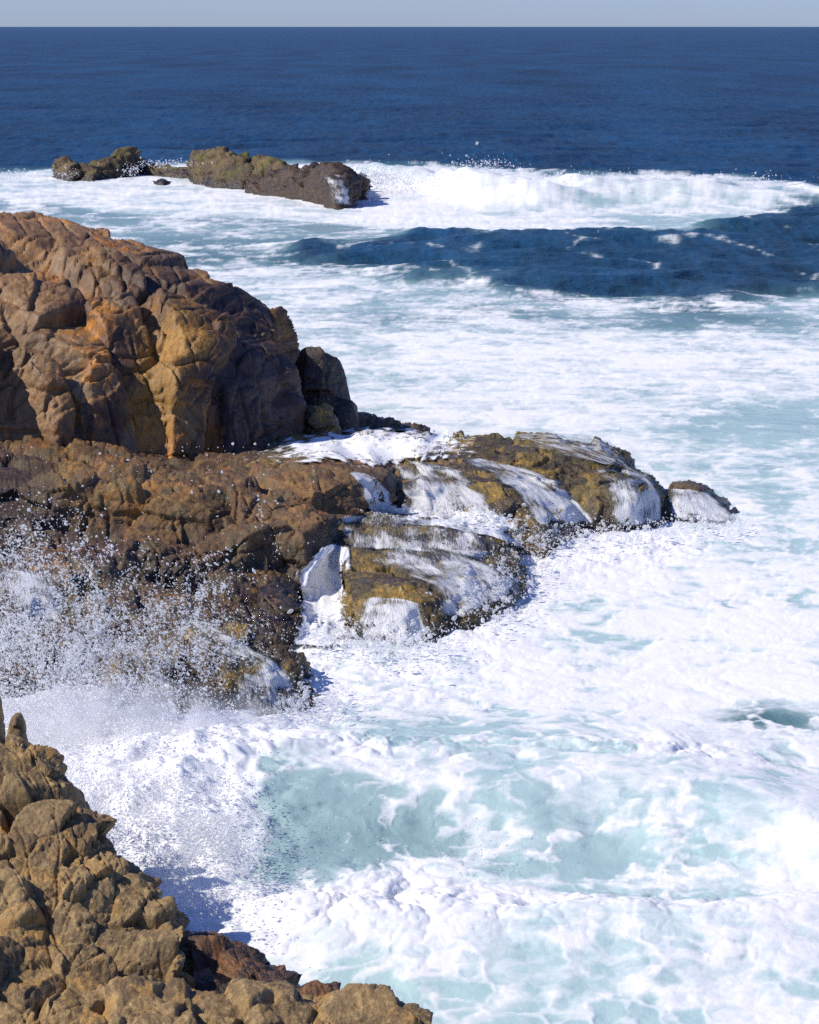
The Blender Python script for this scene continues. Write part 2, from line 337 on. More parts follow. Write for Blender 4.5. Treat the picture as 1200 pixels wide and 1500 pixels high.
JOINTS = unit([(-0.84, -0.46, 0.16), (0.70, -0.66, 0.20), (0.05, -0.25, 0.97), (0.35, 0.88, 0.25), (-0.15, -0.93, 0.33)])
def rock(name, label, cat, rows, spacing, mat, seed, group=None, sites=(), joints=JOINTS, jw=0.8, tilt=0.13, proud=0.10, amp=0.03, crack=0.05, facet=0.075, fscale=1.6,
         sub='rock_block', squash=(1, 1, 1), pillow=0.0, strata=0.0, lim=0.55, edge=0.25, cw=0.045, tints=None, rvar=(0.65, 1.3), hb=0.5, bigk=2.3, bl=0.22, wvar=0.12, bigs=(), bigstones=(), jc=1.0, **_):
    rng = np.random.default_rng(seed); A = patch(rows); B, N = densify(A); b = B.reshape(-1, 3); nn = N.reshape(-1, 3); R, Cn = B.shape[:2]
    px, py = proj(b); s = spacing
    chosen = [int(np.argmin((px - sx) ** 2 + (py - sy) ** 2 + 1e6 * ((nn * (b - (0, 0, CAM_H))).sum(1) > 0))) for sx, sy in sites]
    area = np.linalg.norm(np.cross(np.gradient(B, axis=1), np.gradient(B, axis=0)), axis=-1).ravel() + 1e-9
    big_r = [0.0] * len(chosen)
    for sx, sy, sr in bigstones: chosen.append(int(np.argmin((px - sx) ** 2 + (py - sy) ** 2))); big_r.append(sr)
    pts = [b[i] for i in chosen]
    for i in rng.choice(len(b), size=min(3000, len(b)), p=area / area.sum(), replace=False):
        r = s * rng.uniform(*rvar)
        if not pts or (((np.array(pts) - b[i]) ** 2).sum(1) > np.maximum(r, np.array(big_r)) ** 2).all(): pts.append(b[i]); chosen.append(int(i)); big_r.append(0.0)
    S = np.array(pts); NS = nn[chosen]; K = len(S); Wt = rng.uniform(-wvar, wvar, K) * s - np.array(big_r) * 0.45; sq = np.array(squash)
    # each block: one main face snapped towards a joint set, up to two more faces that cut its edges
    M1 = np.zeros((K, 3)); M2 = M1.copy(); M3 = M1.copy()
    for k in range(K):
        o = np.argsort(-(joints @ NS[k] + rng.uniform(-0.3, 0.3, len(joints))))
        M1[k] = unit(joints[o[0]] * jw + NS[k] * (1 - jw) + rng.normal(0, tilt, 3)); M2[k] = unit(joints[o[1]] + 0.25 * NS[k] + rng.normal(0, tilt * 0.6, 3)); M3[k] = unit(joints[o[2]] + 0.5 * NS[k] + rng.normal(0, tilt * 0.6, 3))
    off = (rng.normal(0, 0.6, K) + (rng.random(K) < 0.25) * rng.uniform(0.5, 1.8, K)) * proud * s
    O2 = rng.uniform(0.02, edge * 2, K) * s; O3 = rng.uniform(0.1, edge * 2.4, K) * s
    wq = b + 0.10 * s * np.stack([fbm3(b / s * 1.3 + 31, 3), fbm3(b / s * 1.3 + 57, 3), fbm3(b / s * 1.3 + 83, 3)], 1)
    D1 = np.full(len(b), 1e9); D2 = D1.copy(); I1 = np.zeros(len(b), int); I2 = I1.copy()
    for k in range(K):
        d = np.sqrt((((wq - S[k]) * sq) ** 2).sum(1)) + Wt[k]
        m = d < D1; m2 = (~m) & (d < D2)
        D2 = np.where(m, D1, np.where(m2, d, D2)); I2 = np.where(m, I1, np.where(m2, k, I2)); D1 = np.where(m, d, D1); I1 = np.where(m, k, I1)
    def plane(i, M, o):
        m = M[i]; return ((S[i] + NS[i] * off[i][:, None] + m * o[i][:, None] - b) * m).sum(1) / np.maximum((nn * m).sum(1), 0.3)
    z0 = np.zeros(K)
    def cell(i):
        d = np.minimum(np.minimum(plane(i, M1, z0), plane(i, M2, O2)), plane(i, M3, O3))
        return lim * s * np.tanh(d / (lim * s))
    gap = D2 - D1; w = 0.5 * np.exp(-gap / (0.025 * s))
    disp = (cell(I1) * (1 - w) + cell(I2) * w)
    pair = RND3[h2(np.minimum(I1, I2), np.maximum(I1, I2) * 3)][:, 0]
    disp -= crack * s * (0.15 + 1.3 * pair ** 2) * np.exp(-(gap / (cw * s * (0.5 + pair))) ** 2) + pillow * s * np.exp(-gap / (0.16 * s))
    if hb > 0:          # large faces shared by many blocks
        sb = s * bigk; bs = []; bi = []
        for sx, sy, _j in bigs:
            k_ = int(np.argmin((px - sx) ** 2 + (py - sy) ** 2 + 1e6 * ((nn * (b - (0, 0, CAM_H))).sum(1) > 0))); bs.append(b[k_]); bi.append(k_)
        for i in rng.choice(len(b), size=min(1500, len(b)), p=area / area.sum(), replace=False):
            if not bs or ((np.array(bs) - b[i]) ** 2).sum(1).min() > (sb * rng.uniform(0.7, 1.2)) ** 2: bs.append(b[i]); bi.append(int(i))
        bs = np.array(bs); bn = nn[bi]; jf = {k_: q_[2] for k_, q_ in enumerate(bigs)}; E1 = np.full(len(b), 1e9); E2 = E1.copy(); dA = np.zeros(len(b)); dB = dA.copy()
        for k in range(len(bs)):
            o = np.argsort(-(joints @ bn[k] + rng.uniform(-0.25, 0.25, len(joints)))); pl = []
            if k in jf: o = np.concatenate([[jf[k]], o[o != jf[k]]])
            for q_, (jq, ex) in enumerate(((o[0], 0.0), (o[1], rng.uniform(-0.05, 0.35)), (o[2], rng.uniform(0.1, 0.5)))):
                m_ = unit(joints[jq] * 0.8 + bn[k] * (0.2 if q_ == 0 else 0.1) + rng.normal(0, tilt, 3))
                pl.append(((bs[k] + m_ * ex * sb + bn[k] * rng.normal(0, 0.05) * sb - b) * m_).sum(1) / np.maximum((nn * m_).sum(1), 0.3))
            dk = np.minimum(np.minimum(pl[0], pl[1]), pl[2]); dk = bl * sb * np.tanh(dk / (bl * sb))
            e = np.sqrt((((wq - bs[k]) * sq) ** 2).sum(1)); m = e < E1; m2 = (~m) & (e < E2)
            dB = np.where(m, dA, np.where(m2, dk, dB)); E2 = np.where(m, E1, np.where(m2, e, E2)); dA = np.where(m, dk, dA); E1 = np.where(m, e, E1)
        w = 0.5 * np.exp(-(E2 - E1) / (0.04 * s)); disp = (1 - hb) * disp + hb * (dA * (1 - w) + dB * w) - crack * 0.8 * s * np.exp(-((E2 - E1) / (0.06 * s)) ** 2)
    X = b + nn * disp[:, None]
    # smaller fractures inside the blocks
    warp = X + 0.07 * s * np.stack([noise3(X / s * 1.4 + 31), noise3(X / s * 1.4 + 57), noise3(X / s * 1.4 + 83)], 1)
    d2 = fbm3(X / s * 0.9, 3) * amp * s
    for fs, am in ((fscale, 1.0), (fscale * 2.4, 0.5), (fscale * 6.0, 0.22)):
        f1, f2, idr, of = worley3(warp / s * fs)
        e = sstep(0.0, 0.05, f2 - f1); gm = sstep(-0.25, 0.3, noise3(X / s * 0.8 + 11 * fs))
        d2 += ((idr[:, 0] - 0.5) * 0.35 + ((idr - 0.5) * of).sum(1) * 1.2) * facet * s * 1.6 * am * e * (0.35 + 0.65 * gm) * (1.6 / fs) ** 0.4
        d2 -= crack * 0.45 * s * am * np.exp(-((f2 - f1) / 0.06) ** 2) * gm
    d2 += fbm3(X / s * 5 + 5, 5, 0.68) * amp * 0.75 * s
    rd = 1 - np.abs(noise3(X / s * 2.3 + 71)) * 2; d2 -= crack * 0.5 * s * np.clip(rd - 0.82, 0, 1) * 4
    for jn, fr in ((joints[0] + 0.3 * joints[2], 1.0), (joints[1] - 0.25 * joints[2], 1.3), (joints[2], 1.7), (joints[0] - 0.2 * joints[2], 2.6), (joints[1] + 0.2 * joints[2], 3.1)):
        tt = (X @ unit(jn)) / s * fr + fbm3(X / s * 0.5 + 3 * fr, 2) * 0.35
        g = np.abs(tt - np.round(tt)); d2 -= jc * crack * 1.1 * s * np.exp(-(g / (0.032 * fr ** 0.5)) ** 2) * sstep(0.0, 0.3, noise3(X / s * 0.8 + 40 * fr))
    if strata:
        tt = (X @ unit(joints[2] * 0.3 + joints[0] * 0.9)) / s * 6 + fbm3(X / s * 0.5, 2) * 0.7
        d2 += strata * s * np.abs(tt - np.round(tt)) * sstep(-0.1, 0.3, noise3(X / s * 0.6 + 90))
    X = X + nn * d2[:, None]
    tn = {}
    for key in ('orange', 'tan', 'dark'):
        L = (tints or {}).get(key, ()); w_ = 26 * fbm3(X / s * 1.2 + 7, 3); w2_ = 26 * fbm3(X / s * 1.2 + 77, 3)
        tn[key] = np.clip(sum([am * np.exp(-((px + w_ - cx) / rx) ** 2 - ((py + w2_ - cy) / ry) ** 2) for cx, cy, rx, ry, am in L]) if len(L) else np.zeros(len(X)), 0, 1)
    # ends of the macro surface stay put under water or inside other rock
    q = grid_faces(R, Cn); q = q[X[q][:, :, 2].max(1) > -0.4]; fc = I1[q[:, 0]]
    base = X.mean(0); base[2] = X[:, 2].min(); root = empty(name, base); tag(root, label, cat, group)
    for k in range(K):
        f = q[fc == k]
        if len(f) < 6: continue
        used, inv = np.unique(f, return_inverse=True)
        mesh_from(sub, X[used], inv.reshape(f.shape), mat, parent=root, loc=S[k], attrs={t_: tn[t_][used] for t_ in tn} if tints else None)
    ROCKS[label] = (X, q)
    return root

# ------------------------------------------------------------------ the sea: one sheet to the horizon
def blobs(u, v, L):
    o = np.zeros_like(u)
    for (cx, cy, rx, ry, a) in L: o += a * np.exp(-(((u - cx) / rx) ** 2 + ((v - cy) / ry) ** 2))
    return o
def bandmask(u, v, top, bot, soft_t, soft_b):
    tx, ty = zip(*top); bx, by = zip(*bot)
    t = np.interp(u, tx, ty); b = np.interp(u, bx, by)
    return sstep(-soft_t, soft_t, v - t) * sstep(-soft_b, soft_b, b - v)
def ridge(X, Y, line, back, front, h):
    """A wave ridge along a line of ground points with heights: gentle back, steep front (towards -y)."""
    lx = np.array([q[0] for q in line]); ly = np.array([q[1] for q in line]); lh = np.array([q[2] for q in line])
    yc = np.interp(X, lx, ly); hh = np.interp(X, lx, lh) * h; d = Y - yc
    return hh * np.where(d > 0, np.exp(-(d / back) ** 2), np.exp(-(d / front) ** 2))
def build_sea():
    def yof(py): return (CAM_H) / (-(P(600, py, 1.0)[2] - CAM_H))
    pys = np.arange(1600, 52, -1.9); Ys = np.array([yof(q) for q in pys])
    near = np.linspace(6, Ys[0], 14)[:-1]; far = Ys[-1] * np.geomspace(1.05, 60000 / Ys[-1], 34)
    Ys = np.concatenate([near, Ys, far])
    core = np.arange(-0.186, 0.186, 0.00056); o = np.geomspace(0.002, 1.3, 34)
    tx = np.concatenate([(-0.186 - o)[::-1], core, core[-1] + o])
    T, Y = np.meshgrid(tx, Ys); X = T * Y
    R, C = X.shape
    x = X.ravel(); y = Y.ravel()
    u, v = proj(np.stack([x, y, np.zeros_like(x)], 1))
    dep = np.maximum(y, 20); row = dep ** 2 / (CAM_H * F) * 1.7        # ground length of one row
    wob = fbm2(x / 9, y / 14, 3) ; uv_s = 1.0
    uu = u + wob * 40; vv = v + fbm2(x / 7 + 50, y / 12, 3) * np.clip((v - 200) * 0.06, 3, 40)
    # ---- how much foam (m) and how much air in the water (a), by place
    m = np.interp(vv, [0, 246, 262, 400, 440, 520, 760, 800, 1080, 1140, 1320, 1380, 1500, 1600], [0, 0, .55, .55, .56, .64, .66, .72, .74, .76, .84, .80, .66, .60])
    a = np.interp(vv, [0, 240, 262, 380, 700, 1000, 1600], [0, 0, .55, .7, .85, .9, .95])
    lip = fbm2(x / 16 + 9, y / 30, 3) * 7
    brk = bandmask(u, v + lip, [(-400, 262), (0, 256), (90, 250), (200, 246), (400, 238), (520, 240), (700, 248), (840, 256), (1000, 256), (1150, 268), (1230, 285), (1500, 300)],
                   [(-400, 300), (0, 300), (420, 330), (600, 345), (820, 350), (1000, 346), (1090, 322), (1150, 300), (1230, 292), (1500, 300)], 5, 9)
    sea_out = sstep(-6, 6, np.interp(u, [-400, 0, 400, 700, 840, 1000, 1150, 1240, 1700], [258, 250, 240, 246, 256, 258, 272, 300, 320]) - (v + lip))
    m = m * (1 - sea_out); a = a * (1 - sea_out)
    dark = bandmask(u + wob * 30, v + fbm2(x / 6 + 3, y / 9, 5, 0.62) * 15, [(380, 380), (430, 366), (600, 350), (820, 352), (1000, 350), (1090, 326), (1150, 304), (1300, 290), (1700, 300)],
                    [(380, 385), (440, 392), (600, 408), (740, 425), (850, 432), (1000, 447), (1120, 438), (1200, 428), (1700, 420)], 14, 18)
    m = m * (1 - dark) + dark * 0.045; a = a * (1 - 0.86 * dark)
    m = np.maximum(m, brk * np.interp(u, [0, 480, 560, 760, 1000, 1150], [.74, .76, .95, .86, .8, .74])); a = np.maximum(a, brk * .8)
    wm = blobs(uu, vv, [(590, 262, 60, 9, -.8), (880, 272, 140, 5, -.3), (430, 246, 60, 4, -.4), (760, 312, 60, 8, -.35), (1010, 325, 120, 12, -.4), (900, 300, 90, 8, -.25), (1120, 290, 50, 10, -.3), (1000, 335, 120, 12, -.25), (330, 365, 130, 12, -.16), (250, 330, 160, 10, -.1), (560, 375, 90, 8, .12), (480, 400, 120, 10, .2), (640, 440, 150, 8, -.15),
        (480, 350, 120, 10, -.15), (720, 470, 160, 10, -.22), (1050, 470, 140, 14, -.3), (600, 560, 160, 20, -.05), (1090, 600, 160, 60, -.24), (1160, 690, 110, 60, -.40), (980, 620, 110, 25, -.15), (1050, 560, 130, 18, .14), (900, 540, 200, 25, .12),
        (760, 600, 150, 30, .10), (900, 800, 160, 50, .2), (900, 960, 240, 90, .06), (1130, 1085, 80, 26, -.34), (640, 1100, 130, 22, -.25), (560, 1060, 60, 20, -.12),
        (470, 1200, 90, 36, -.40), (590, 1232, 70, 22, -.34), (430, 1260, 60, 40, -.30), (820, 1258, 110, 34, -.46), (950, 1240, 90, 26, .04), (830, 1296, 70, 16, -.28), (1120, 1230, 80, 30, -.05),
        (860, 1160, 90, 14, .02), (1010, 1300, 70, 14, -.1), (760, 1350, 240, 24, .14), (1000, 1340, 200, 16, .2), (500, 1330, 140, 40, .16), (720, 1190, 90, 40, .05),
        (900, 1420, 200, 40, -.12), (560, 1440, 120, 30, -.10), (1130, 1420, 120, 40, -.12), (700, 1480, 160, 30, -.12), (240, 1150, 200, 130, .35), (1150, 560, 200, 14, .1)])
    m = m + wm
    a = a + blobs(uu, vv, [(480, 1200, 150, 60, -.17), (600, 1235, 100, 36, -.17), (430, 1270, 80, 50, -.15), (860, 1250, 160, 50, -.12), (1130, 1085, 90, 26, -.5), (700, 470, 160, 12, -.2), (1050, 470, 140, 14, -.28), (330, 365, 150, 14, -.2)])
    a = np.clip(a, 0, 1)
    # ---- foam texture
    sc = 1.0
    qx = x + 0.45 * fbm2(x / 2.4, y / 2.4, 3) + 0.16 * fbm2(x / 0.6 + 7, y / 0.6, 3); qy = y + 0.6 * fbm2(x / 2.6 + 71, y / 2.6, 3) + 0.2 * fbm2(x / 0.6 + 33, y / 0.6, 3)
    f1, f2 = worley2(qx / 1.5, qy / 1.9); lace = np.exp(-(f2 - f1) / 0.16)
    g1, g2 = worley2(qx / 0.55 + 9, qy / 0.7); lace2 = np.exp(-(g2 - g1) / 0.2)
    k1, k2 = worley2(qx / 5.0 + 3, qy / 7.0); lace0 = np.exp(-(k2 - k1) / 0.13)
    farw = sstep(70, 170, y)
    big = fbm2(qx / 4.0, qy / 6.5, 4, 0.6); mid = fbm2(qx / 1.1 + 5, qy / 1.5, 3, 0.6); rid = 1 - np.abs(noise2(qx / 2.4 + 19, qy / 3.4)) * 1.6
    huge = fbm2(x / 14 + 2, y / 26, 3)
    lc = (1 - farw) * (0.22 * lace + 0.16 * lace2) + farw * 0.30 * lace0 + 0.08 * rid
    open_w = np.clip(1.15 - m, 0, 1)
    t = m - 0.26 + open_w * (0.55 * big + 0.3 * mid + 0.25 * huge) * 0.9 + lc * (0.6 + 0.9 * open_w) 
    stq = fbm2(x / 7 + 1.2 * big, y / 3.2 + 40, 4, 0.6); st2 = 1 - np.abs(fbm2(x / 3.5 + 0.8 * mid + 11, y / 1.3, 3, 0.6)) * 1.8
    t = t + open_w * (0.38 * stq + 0.22 * st2) * (1 - 0.85 * sstep(1040, 1130, v))
    t = np.where(m < 0.03, 0, t)
    foam = 0.75 * np.clip((t - 0.2) / 0.75, 0, 1) + 0.25 * sstep(0.3, 0.8, t)
    nearw = sstep(650, 900, v); hf = fbm2(qx / 0.35 + 77, qy / 0.4, 3, 0.65)
    lc2 = 0.5 * lace + 0.5 * lace2; tt_ = foam + 0.16 * hf + 0.22 * (lc2 - 0.45) * np.clip(1.2 - foam, 0, 1)
    crisp = 0.6 * sstep(0.25, 0.47, tt_) + 0.4 * sstep(0.42, 0.75, tt_)
    foam = foam * (1 - nearw) + nearw * (0.3 * foam + 0.7 * crisp)
    # open holes in the foam web, as round gaps
    hw = np.clip(blobs(uu, vv, [(830, 1250, 120, 40, .8), (1000, 1240, 150, 50, .7), (1140, 1085, 90, 30, 1.0), (760, 1170, 110, 24, .6), (1020, 1310, 120, 22, .8), (900, 1420, 260, 60, .55), (560, 1450, 160, 50, .6), (640, 1100, 120, 24, .5), (1080, 620, 160, 60, .5)]), 0, 1)
    hx = x + 0.22 * fbm2(x / 0.8 + 60, y / 0.8, 3); hy = y + 0.22 * fbm2(x / 0.8, y / 0.8 + 60, 3)
    for hs, hr in ((1.25, 0.44), (0.6, 0.36), (0.3, 0.30)):
        w1, w2 = worley2(hx / hs, hy / (hs * 0.8)); hole = sstep(hr, hr - 0.10, w1 + 0.18 * mid)
        foam = foam * (1 - hole * hw * 0.92 * (0.6 if hs < 0.5 else 1.0))
    foam = foam * sstep(0.03, 0.30, m + 0.05 * mid)
    # whitecaps out at sea and in the dark channel
    capn = fbm2(x / 2.4 + 200, y / 3.0, 5, 0.7); thr = np.where(v < 250, 1.02, 1.0)
    caps = sstep(thr, thr + 0.14, capn + 0.22 * rid) * ((v < 250) * sstep(150, 235, v) * 0.8 + dark * 0.7)
    thin = np.exp(-(k2 - k1) / 0.05) * sstep(0.05, 0.45, fbm2(x / 6 + 90, y / 9, 4, 0.6)) * dark * 0.62
    caps = np.maximum(caps, thin)
    foam = np.clip(np.maximum(foam * (m > 0.03), caps * 0.9), 0, 1)
    a = np.clip(a + caps * 0.4, 0, 1)
    # ---- heights
    z = np.zeros_like(x)
    ang = fbm2(x / 60, y / 60, 2) * 0.8
    for (wl_, amp, sx, sy) in ((22, .28, .5, 1.0), (9, .28, .6, 1.0), (4.2, .20, .7, 1.0), (2.0, .11, .8, 1.0), (0.95, .04, .9, 1.0), (0.45, .018, 1, 1)):
        lim = sstep(0.10, 0.55, wl_ / (row * 0.9)); n = noise2(x / wl_ * sx + 3 * wl_, y / wl_ * sy + ang)
        crest = 1 - np.abs(n) * 2.0
        open_sea = np.clip(sea_out + dark, 0, 1)
        z += amp * lim * (1 + 0.5 * dark) * (1 - 0.97 * sstep(1090, 1150, v)) * ((0.45 * crest + 0.8 * n) * (0.16 + 0.84 * open_sea))
    # foam and churn relief
    bil = np.abs(noise2(qx / 1.3 + 4, qy / 1.3)) ; bil2 = np.abs(noise2(qx / 0.5, qy / 0.5 + 8)); bil3 = np.abs(noise2(qx / 0.22, qy / 0.22 + 8))
    fin = sstep(0.25, 0.8, 0.5 / row)
    churn = 0.2 + blobs(u, v, [(880, 800, 180, 40, .8), (700, 890, 100, 50, .6), (560, 980, 130, 60, .6), (300, 1120, 240, 120, .5), (480, 1330, 170, 70, 1.0), (800, 1340, 300, 30, .8), (760, 1130, 380, 22, 1.0), (700, 740, 120, 30, .8)]) + brk * 0.9
    churn = churn * (1 - 0.55 * sstep(90, 150, y)); fl = sstep(0.25, 0.95, m + 0.25 * big); z += fl * churn * (0.20 * np.sqrt(bil + 0.02) + 0.10 * np.sqrt(bil2 + 0.02) * fin + 0.035 * np.sqrt(bil3 + 0.02) * fin) - 0.10 * churn * fl
    z += foam * 0.02
    def line(pts, hs): 
        q = [G(px, py, h) for (px, py), h in zip(pts, hs)]; return [(p[0], p[1], h) for p, h in zip(q, hs)]
    # far breaker, channel swell, near wave
    bl = line([(380, 244), (520, 242), (620, 248), (700, 252), (800, 262), (900, 259), (1050, 262), (1150, 275), (1280, 295)], [0.1, 1.2, 1.4, 2.0, 1.7, 1.6, 1.4, 0.8, 0.1])
    z += ridge(x, y + 1.6 * fbm2(x / 16, y / 40, 2), bl, 9.0, 5.0, 1.0) * (0.85 + 0.55 * fbm2((x + 0.5 * y) / 8 + 4, (y - 0.3 * x) / 6, 4, 0.55) + 0.22 * np.exp(-((u - 700) / 40) ** 2) + 0.2 * np.exp(-((u - 545) / 40) ** 2))
    cl = line([(330, 360), (430, 360), (620, 350), (820, 348), (1000, 345), (1200, 330), (1400, 330)], [0, .2, .4, .4, .4, .3, .1])
    z += ridge(x, y, cl, 10, 9, 1.0)
    nl = line([(250, 1150), (400, 1130), (560, 1128), (700, 1125), (850, 1128), (1000, 1140), (1130, 1170), (1260, 1215), (1400, 1260)], [0.1, .35, .5, .55, .55, .55, .5, .4, .25])
    z += ridge(x, y + 0.35 * fbm2(x / 1.5, y / 8, 3), nl, 3.2, 1.9, 1.0)
    nl2 = line([(300, 1340), (500, 1345), (700, 1345), (900, 1335), (1100, 1330), (1300, 1330)], [.1, .3, .35, .4, .4, .3])
    z += ridge(x, y + 0.3 * fbm2(x / 1.5 + 30, y / 8, 3), nl2, 0.9, 1.6, 1.0)
    # water heaped against the rocks by the splash
    c = G(240, 1130, 0.5); z += 0.5 * np.exp(-((x - c[0]) / 2.2) ** 2 - ((y - c[1]) / 3.0) ** 2) * (1 + 0.5 * fbm2(x / 0.8, y / 0.8, 3))
    s = mesh_from("sea", np.stack([x, y, z], 1), grid_faces(R, C), M_SEA, attrs={'foam': foam, 'aer': a})
    tag(s, "deep blue open sea turning to white and turquoise surf around the rocks", kind='structure')
    return s
build_sea()
# ------------------------------------------------------------------ seabed under everything
sb = mesh_from("seabed", np.array([(-120, 5, -6), (120, 5, -6), (120, 260, -6), (-120, 260, -6)], float), np.array([[0, 1, 2, 3]]), M_DARK)
tag(sb, "dark stony seabed under the surf", kind='structure')

def W(x, y, z): return ('w', x, y, z)
# ------------------------------------------------------------------ headland
head_rows = [
    [(-300, 720, 57), (-120, 715, 57.5), (0, 700, 58.3), (100, 695, 59), (200, 690, 60), (300, 690, 61), (380, 690, 62.2), (422, 660, 64.2), W(-3.0, 69, -.5), W(-3.7, 75, -.5)],
    [(-300, 560, 58), (-120, 560, 58.6), (0, 560, 59.6), (100, 560, 60.2), (200, 562, 61), (300, 570, 61.8), (385, 580, 63.0), (424, 600, 64.8), W(-3.2, 69, 1.0), W(-4.1, 75, .6)],
    [(-300, 470, 59.5), (-120, 475, 60.4), (0, 480, 61.4), (100, 488, 61.8), (200, 480, 62.6), (300, 485, 63.2), (385, 505, 64.2), (424, 530, 65.2), W(-3.3, 69, 2.2), W(-4.5, 75, 1.6)],
    [(-300, 380, 62), (-120, 390, 62.6), (0, 400, 63.8), (100, 420, 64.2), (200, 418, 64.8), (300, 438, 65.3), (380, 462, 66.0), (418, 486, 66.3), W(-3.5, 70, 3.0), W(-4.6, 75, 2.2)],
    [(-300, 306, 66), (-120, 314, 67), (0, 328, 68), (100, 346, 68), (200, 360, 68), (300, 403, 67.4), (370, 438, 67.4), (412, 470, 67.4), W(-3.9, 71, 3.2), W(-5, 75, 2.4)],
    [(-300, 275, 71), (-120, 280, 72), (0, 301, 72.5), (90, 326, 71.5), (180, 341, 70.5), (280, 388, 69.5), (355, 428, 69), (404, 464, 68.5), W(-4.3, 72.5, 3.2), W(-5.5, 76, 2.2)],
    [W(-22, 78, 5.5), W(-18, 78, 5.5), W(-13, 78, 5), W(-11, 77.5, 4.6), W(-9, 77, 4.4), W(-7.5, 76, 3.8), W(-6.5, 76, 3), W(-5.5, 76, 2.4), W(-5.5, 77, 1.6), W(-6.5, 79, 1)],
    [W(-22, 84, -.5), W(-18, 84, -.5), W(-13, 84, -.5), W(-11, 84, -.5), W(-9, 83, -.5), W(-7.5, 82, -.5), W(-6.5, 81, -.5), W(-5.5, 80, -.5), W(-5.5, 80, -.5), W(-6.5, 81, -.5)],
]
head_sites = [(22, 428), (72, 440), (15, 345), (50, 338), (90, 372), (130, 352), (172, 368), (150, 425), (190, 452), (122, 490), (240, 400), (300, 430), (215, 405), (275, 468), (335, 450), (365, 478),
    (402, 468), (428, 505), (22, 505), (12, 565), (62, 595), (85, 535), (140, 565), (165, 598), (150, 625), (212, 565), (242, 572), (228, 488), (265, 500), (305, 525), (335, 530), (300, 600), (345, 575),
    (385, 525), (405, 555), (365, 620), (418, 600), (395, 625), (215, 640), (100, 640), (30, 650), (345, 495), (195, 505), (260, 640), (-60, 430), (-70, 520), (-60, 620)]
def head_mat(c):
    return M_HEAD
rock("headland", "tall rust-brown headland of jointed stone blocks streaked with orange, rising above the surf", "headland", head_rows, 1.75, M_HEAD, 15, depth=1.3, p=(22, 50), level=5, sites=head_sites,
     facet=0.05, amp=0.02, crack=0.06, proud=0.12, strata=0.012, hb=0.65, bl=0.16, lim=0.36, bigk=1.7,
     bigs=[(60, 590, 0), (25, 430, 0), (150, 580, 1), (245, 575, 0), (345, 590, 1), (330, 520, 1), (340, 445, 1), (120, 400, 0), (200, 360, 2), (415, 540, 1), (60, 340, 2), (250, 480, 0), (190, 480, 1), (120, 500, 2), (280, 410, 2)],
     tints={'tan': [(20, 420, 60, 70, .9), (45, 590, 70, 90, 1), (15, 330, 60, 30, .7), (100, 350, 60, 25, .8), (120, 400, 40, 60, .5), (210, 400, 70, 25, .5), (30, 500, 50, 40, .9), (425, 500, 20, 50, .6), (-120, 500, 130, 200, .9)],
            'orange': [(240, 572, 26, 52, 1.3), (262, 500, 38, 42, 1.2), (212, 590, 24, 62, 1), (225, 640, 40, 20, .6), (300, 400, 40, 14, .4), (150, 400, 20, 50, .35), (210, 500, 14, 40, .5), (420, 490, 14, 20, .5), (330, 510, 10, 26, .5)],
            'dark': [(230, 385, 90, 30, .6), (120, 350, 40, 14, .4), (310, 440, 90, 45, 1), (340, 560, 80, 100, 1), (400, 560, 50, 100, .8), (170, 600, 34, 60, .7), (180, 480, 24, 50, .6), (240, 430, 50, 25, .6), (110, 430, 10, 50, .8)]})  # dark: maroon stone, plus shade painted onto the right-hand faces

# boulders and reef at the foot of the headland
def boulder(name, label, cat, px, py, Y, w, h, mat, seed, **kw):
    """One free rock: macro dome whose outline is w x h pixels at distance Y, base at (px, py)."""
    m = Y / F * 1.0; b = P(px, py, Y); ww = w * m / 2; hh = h * m; dd = kw.pop('deep', ww * 0.9); lean = kw.pop('lean', 0.0)
    rows = []
    for (k, zz, rr) in ((0, -0.3, 1.12), (1, 0.3, 1.0), (2, 0.72, 0.85), (3, 0.95, 0.55), (4, 1.0, 0.12)):
        row = []
        for t in np.linspace(-0.25, 1.25, 9):
            a = math.pi * (1 + t) # left -> front -> right
            row.append(W(b[0] + math.cos(a) * ww * rr + lean * ww * zz, b[1] + dd + math.sin(a) * dd * rr, b[2] + hh * zz))
        rows.append(row)
    return rock(name, label, cat, rows, kw.pop('spacing', max(ww, hh) * 0.75), mat, seed, **kw)
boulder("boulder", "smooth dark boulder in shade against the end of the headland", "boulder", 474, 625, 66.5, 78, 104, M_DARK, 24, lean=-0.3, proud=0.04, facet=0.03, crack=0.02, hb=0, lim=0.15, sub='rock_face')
boulder("small_boulder", "small tan barnacled boulder wedged below the dark boulder", "boulder", 466, 638, 65, 48, 38, M_TIDE, 22, p=(10, 16), proud=0.05, sub='rock_face')
rock("reef", "low brown barnacled reef trailing seaward from the dark boulder", "reef",
     [[(480, 650, 66), (520, 645, 66.5), (560, 640, 67), (600, 634, 68), (640, 632, 69)], [(484, 622, 66.6), (520, 622, 67), (560, 624, 67.5), (600, 627, 68.4), (635, 629, 69.2)],
      [(486, 604, 67.6), (515, 600, 68), (555, 606, 68.6), (592, 618, 69.2), (630, 627, 69.6)], [W(-2, 71.5, .2), W(-1.5, 71.5, .2), W(-.6, 71.5, .1), W(0, 71.5, -.1), W(.6, 71.5, -.3)]],
     0.8, M_SLOPE, 23, p=(12, 20), facet=0.12, amp=0.07)

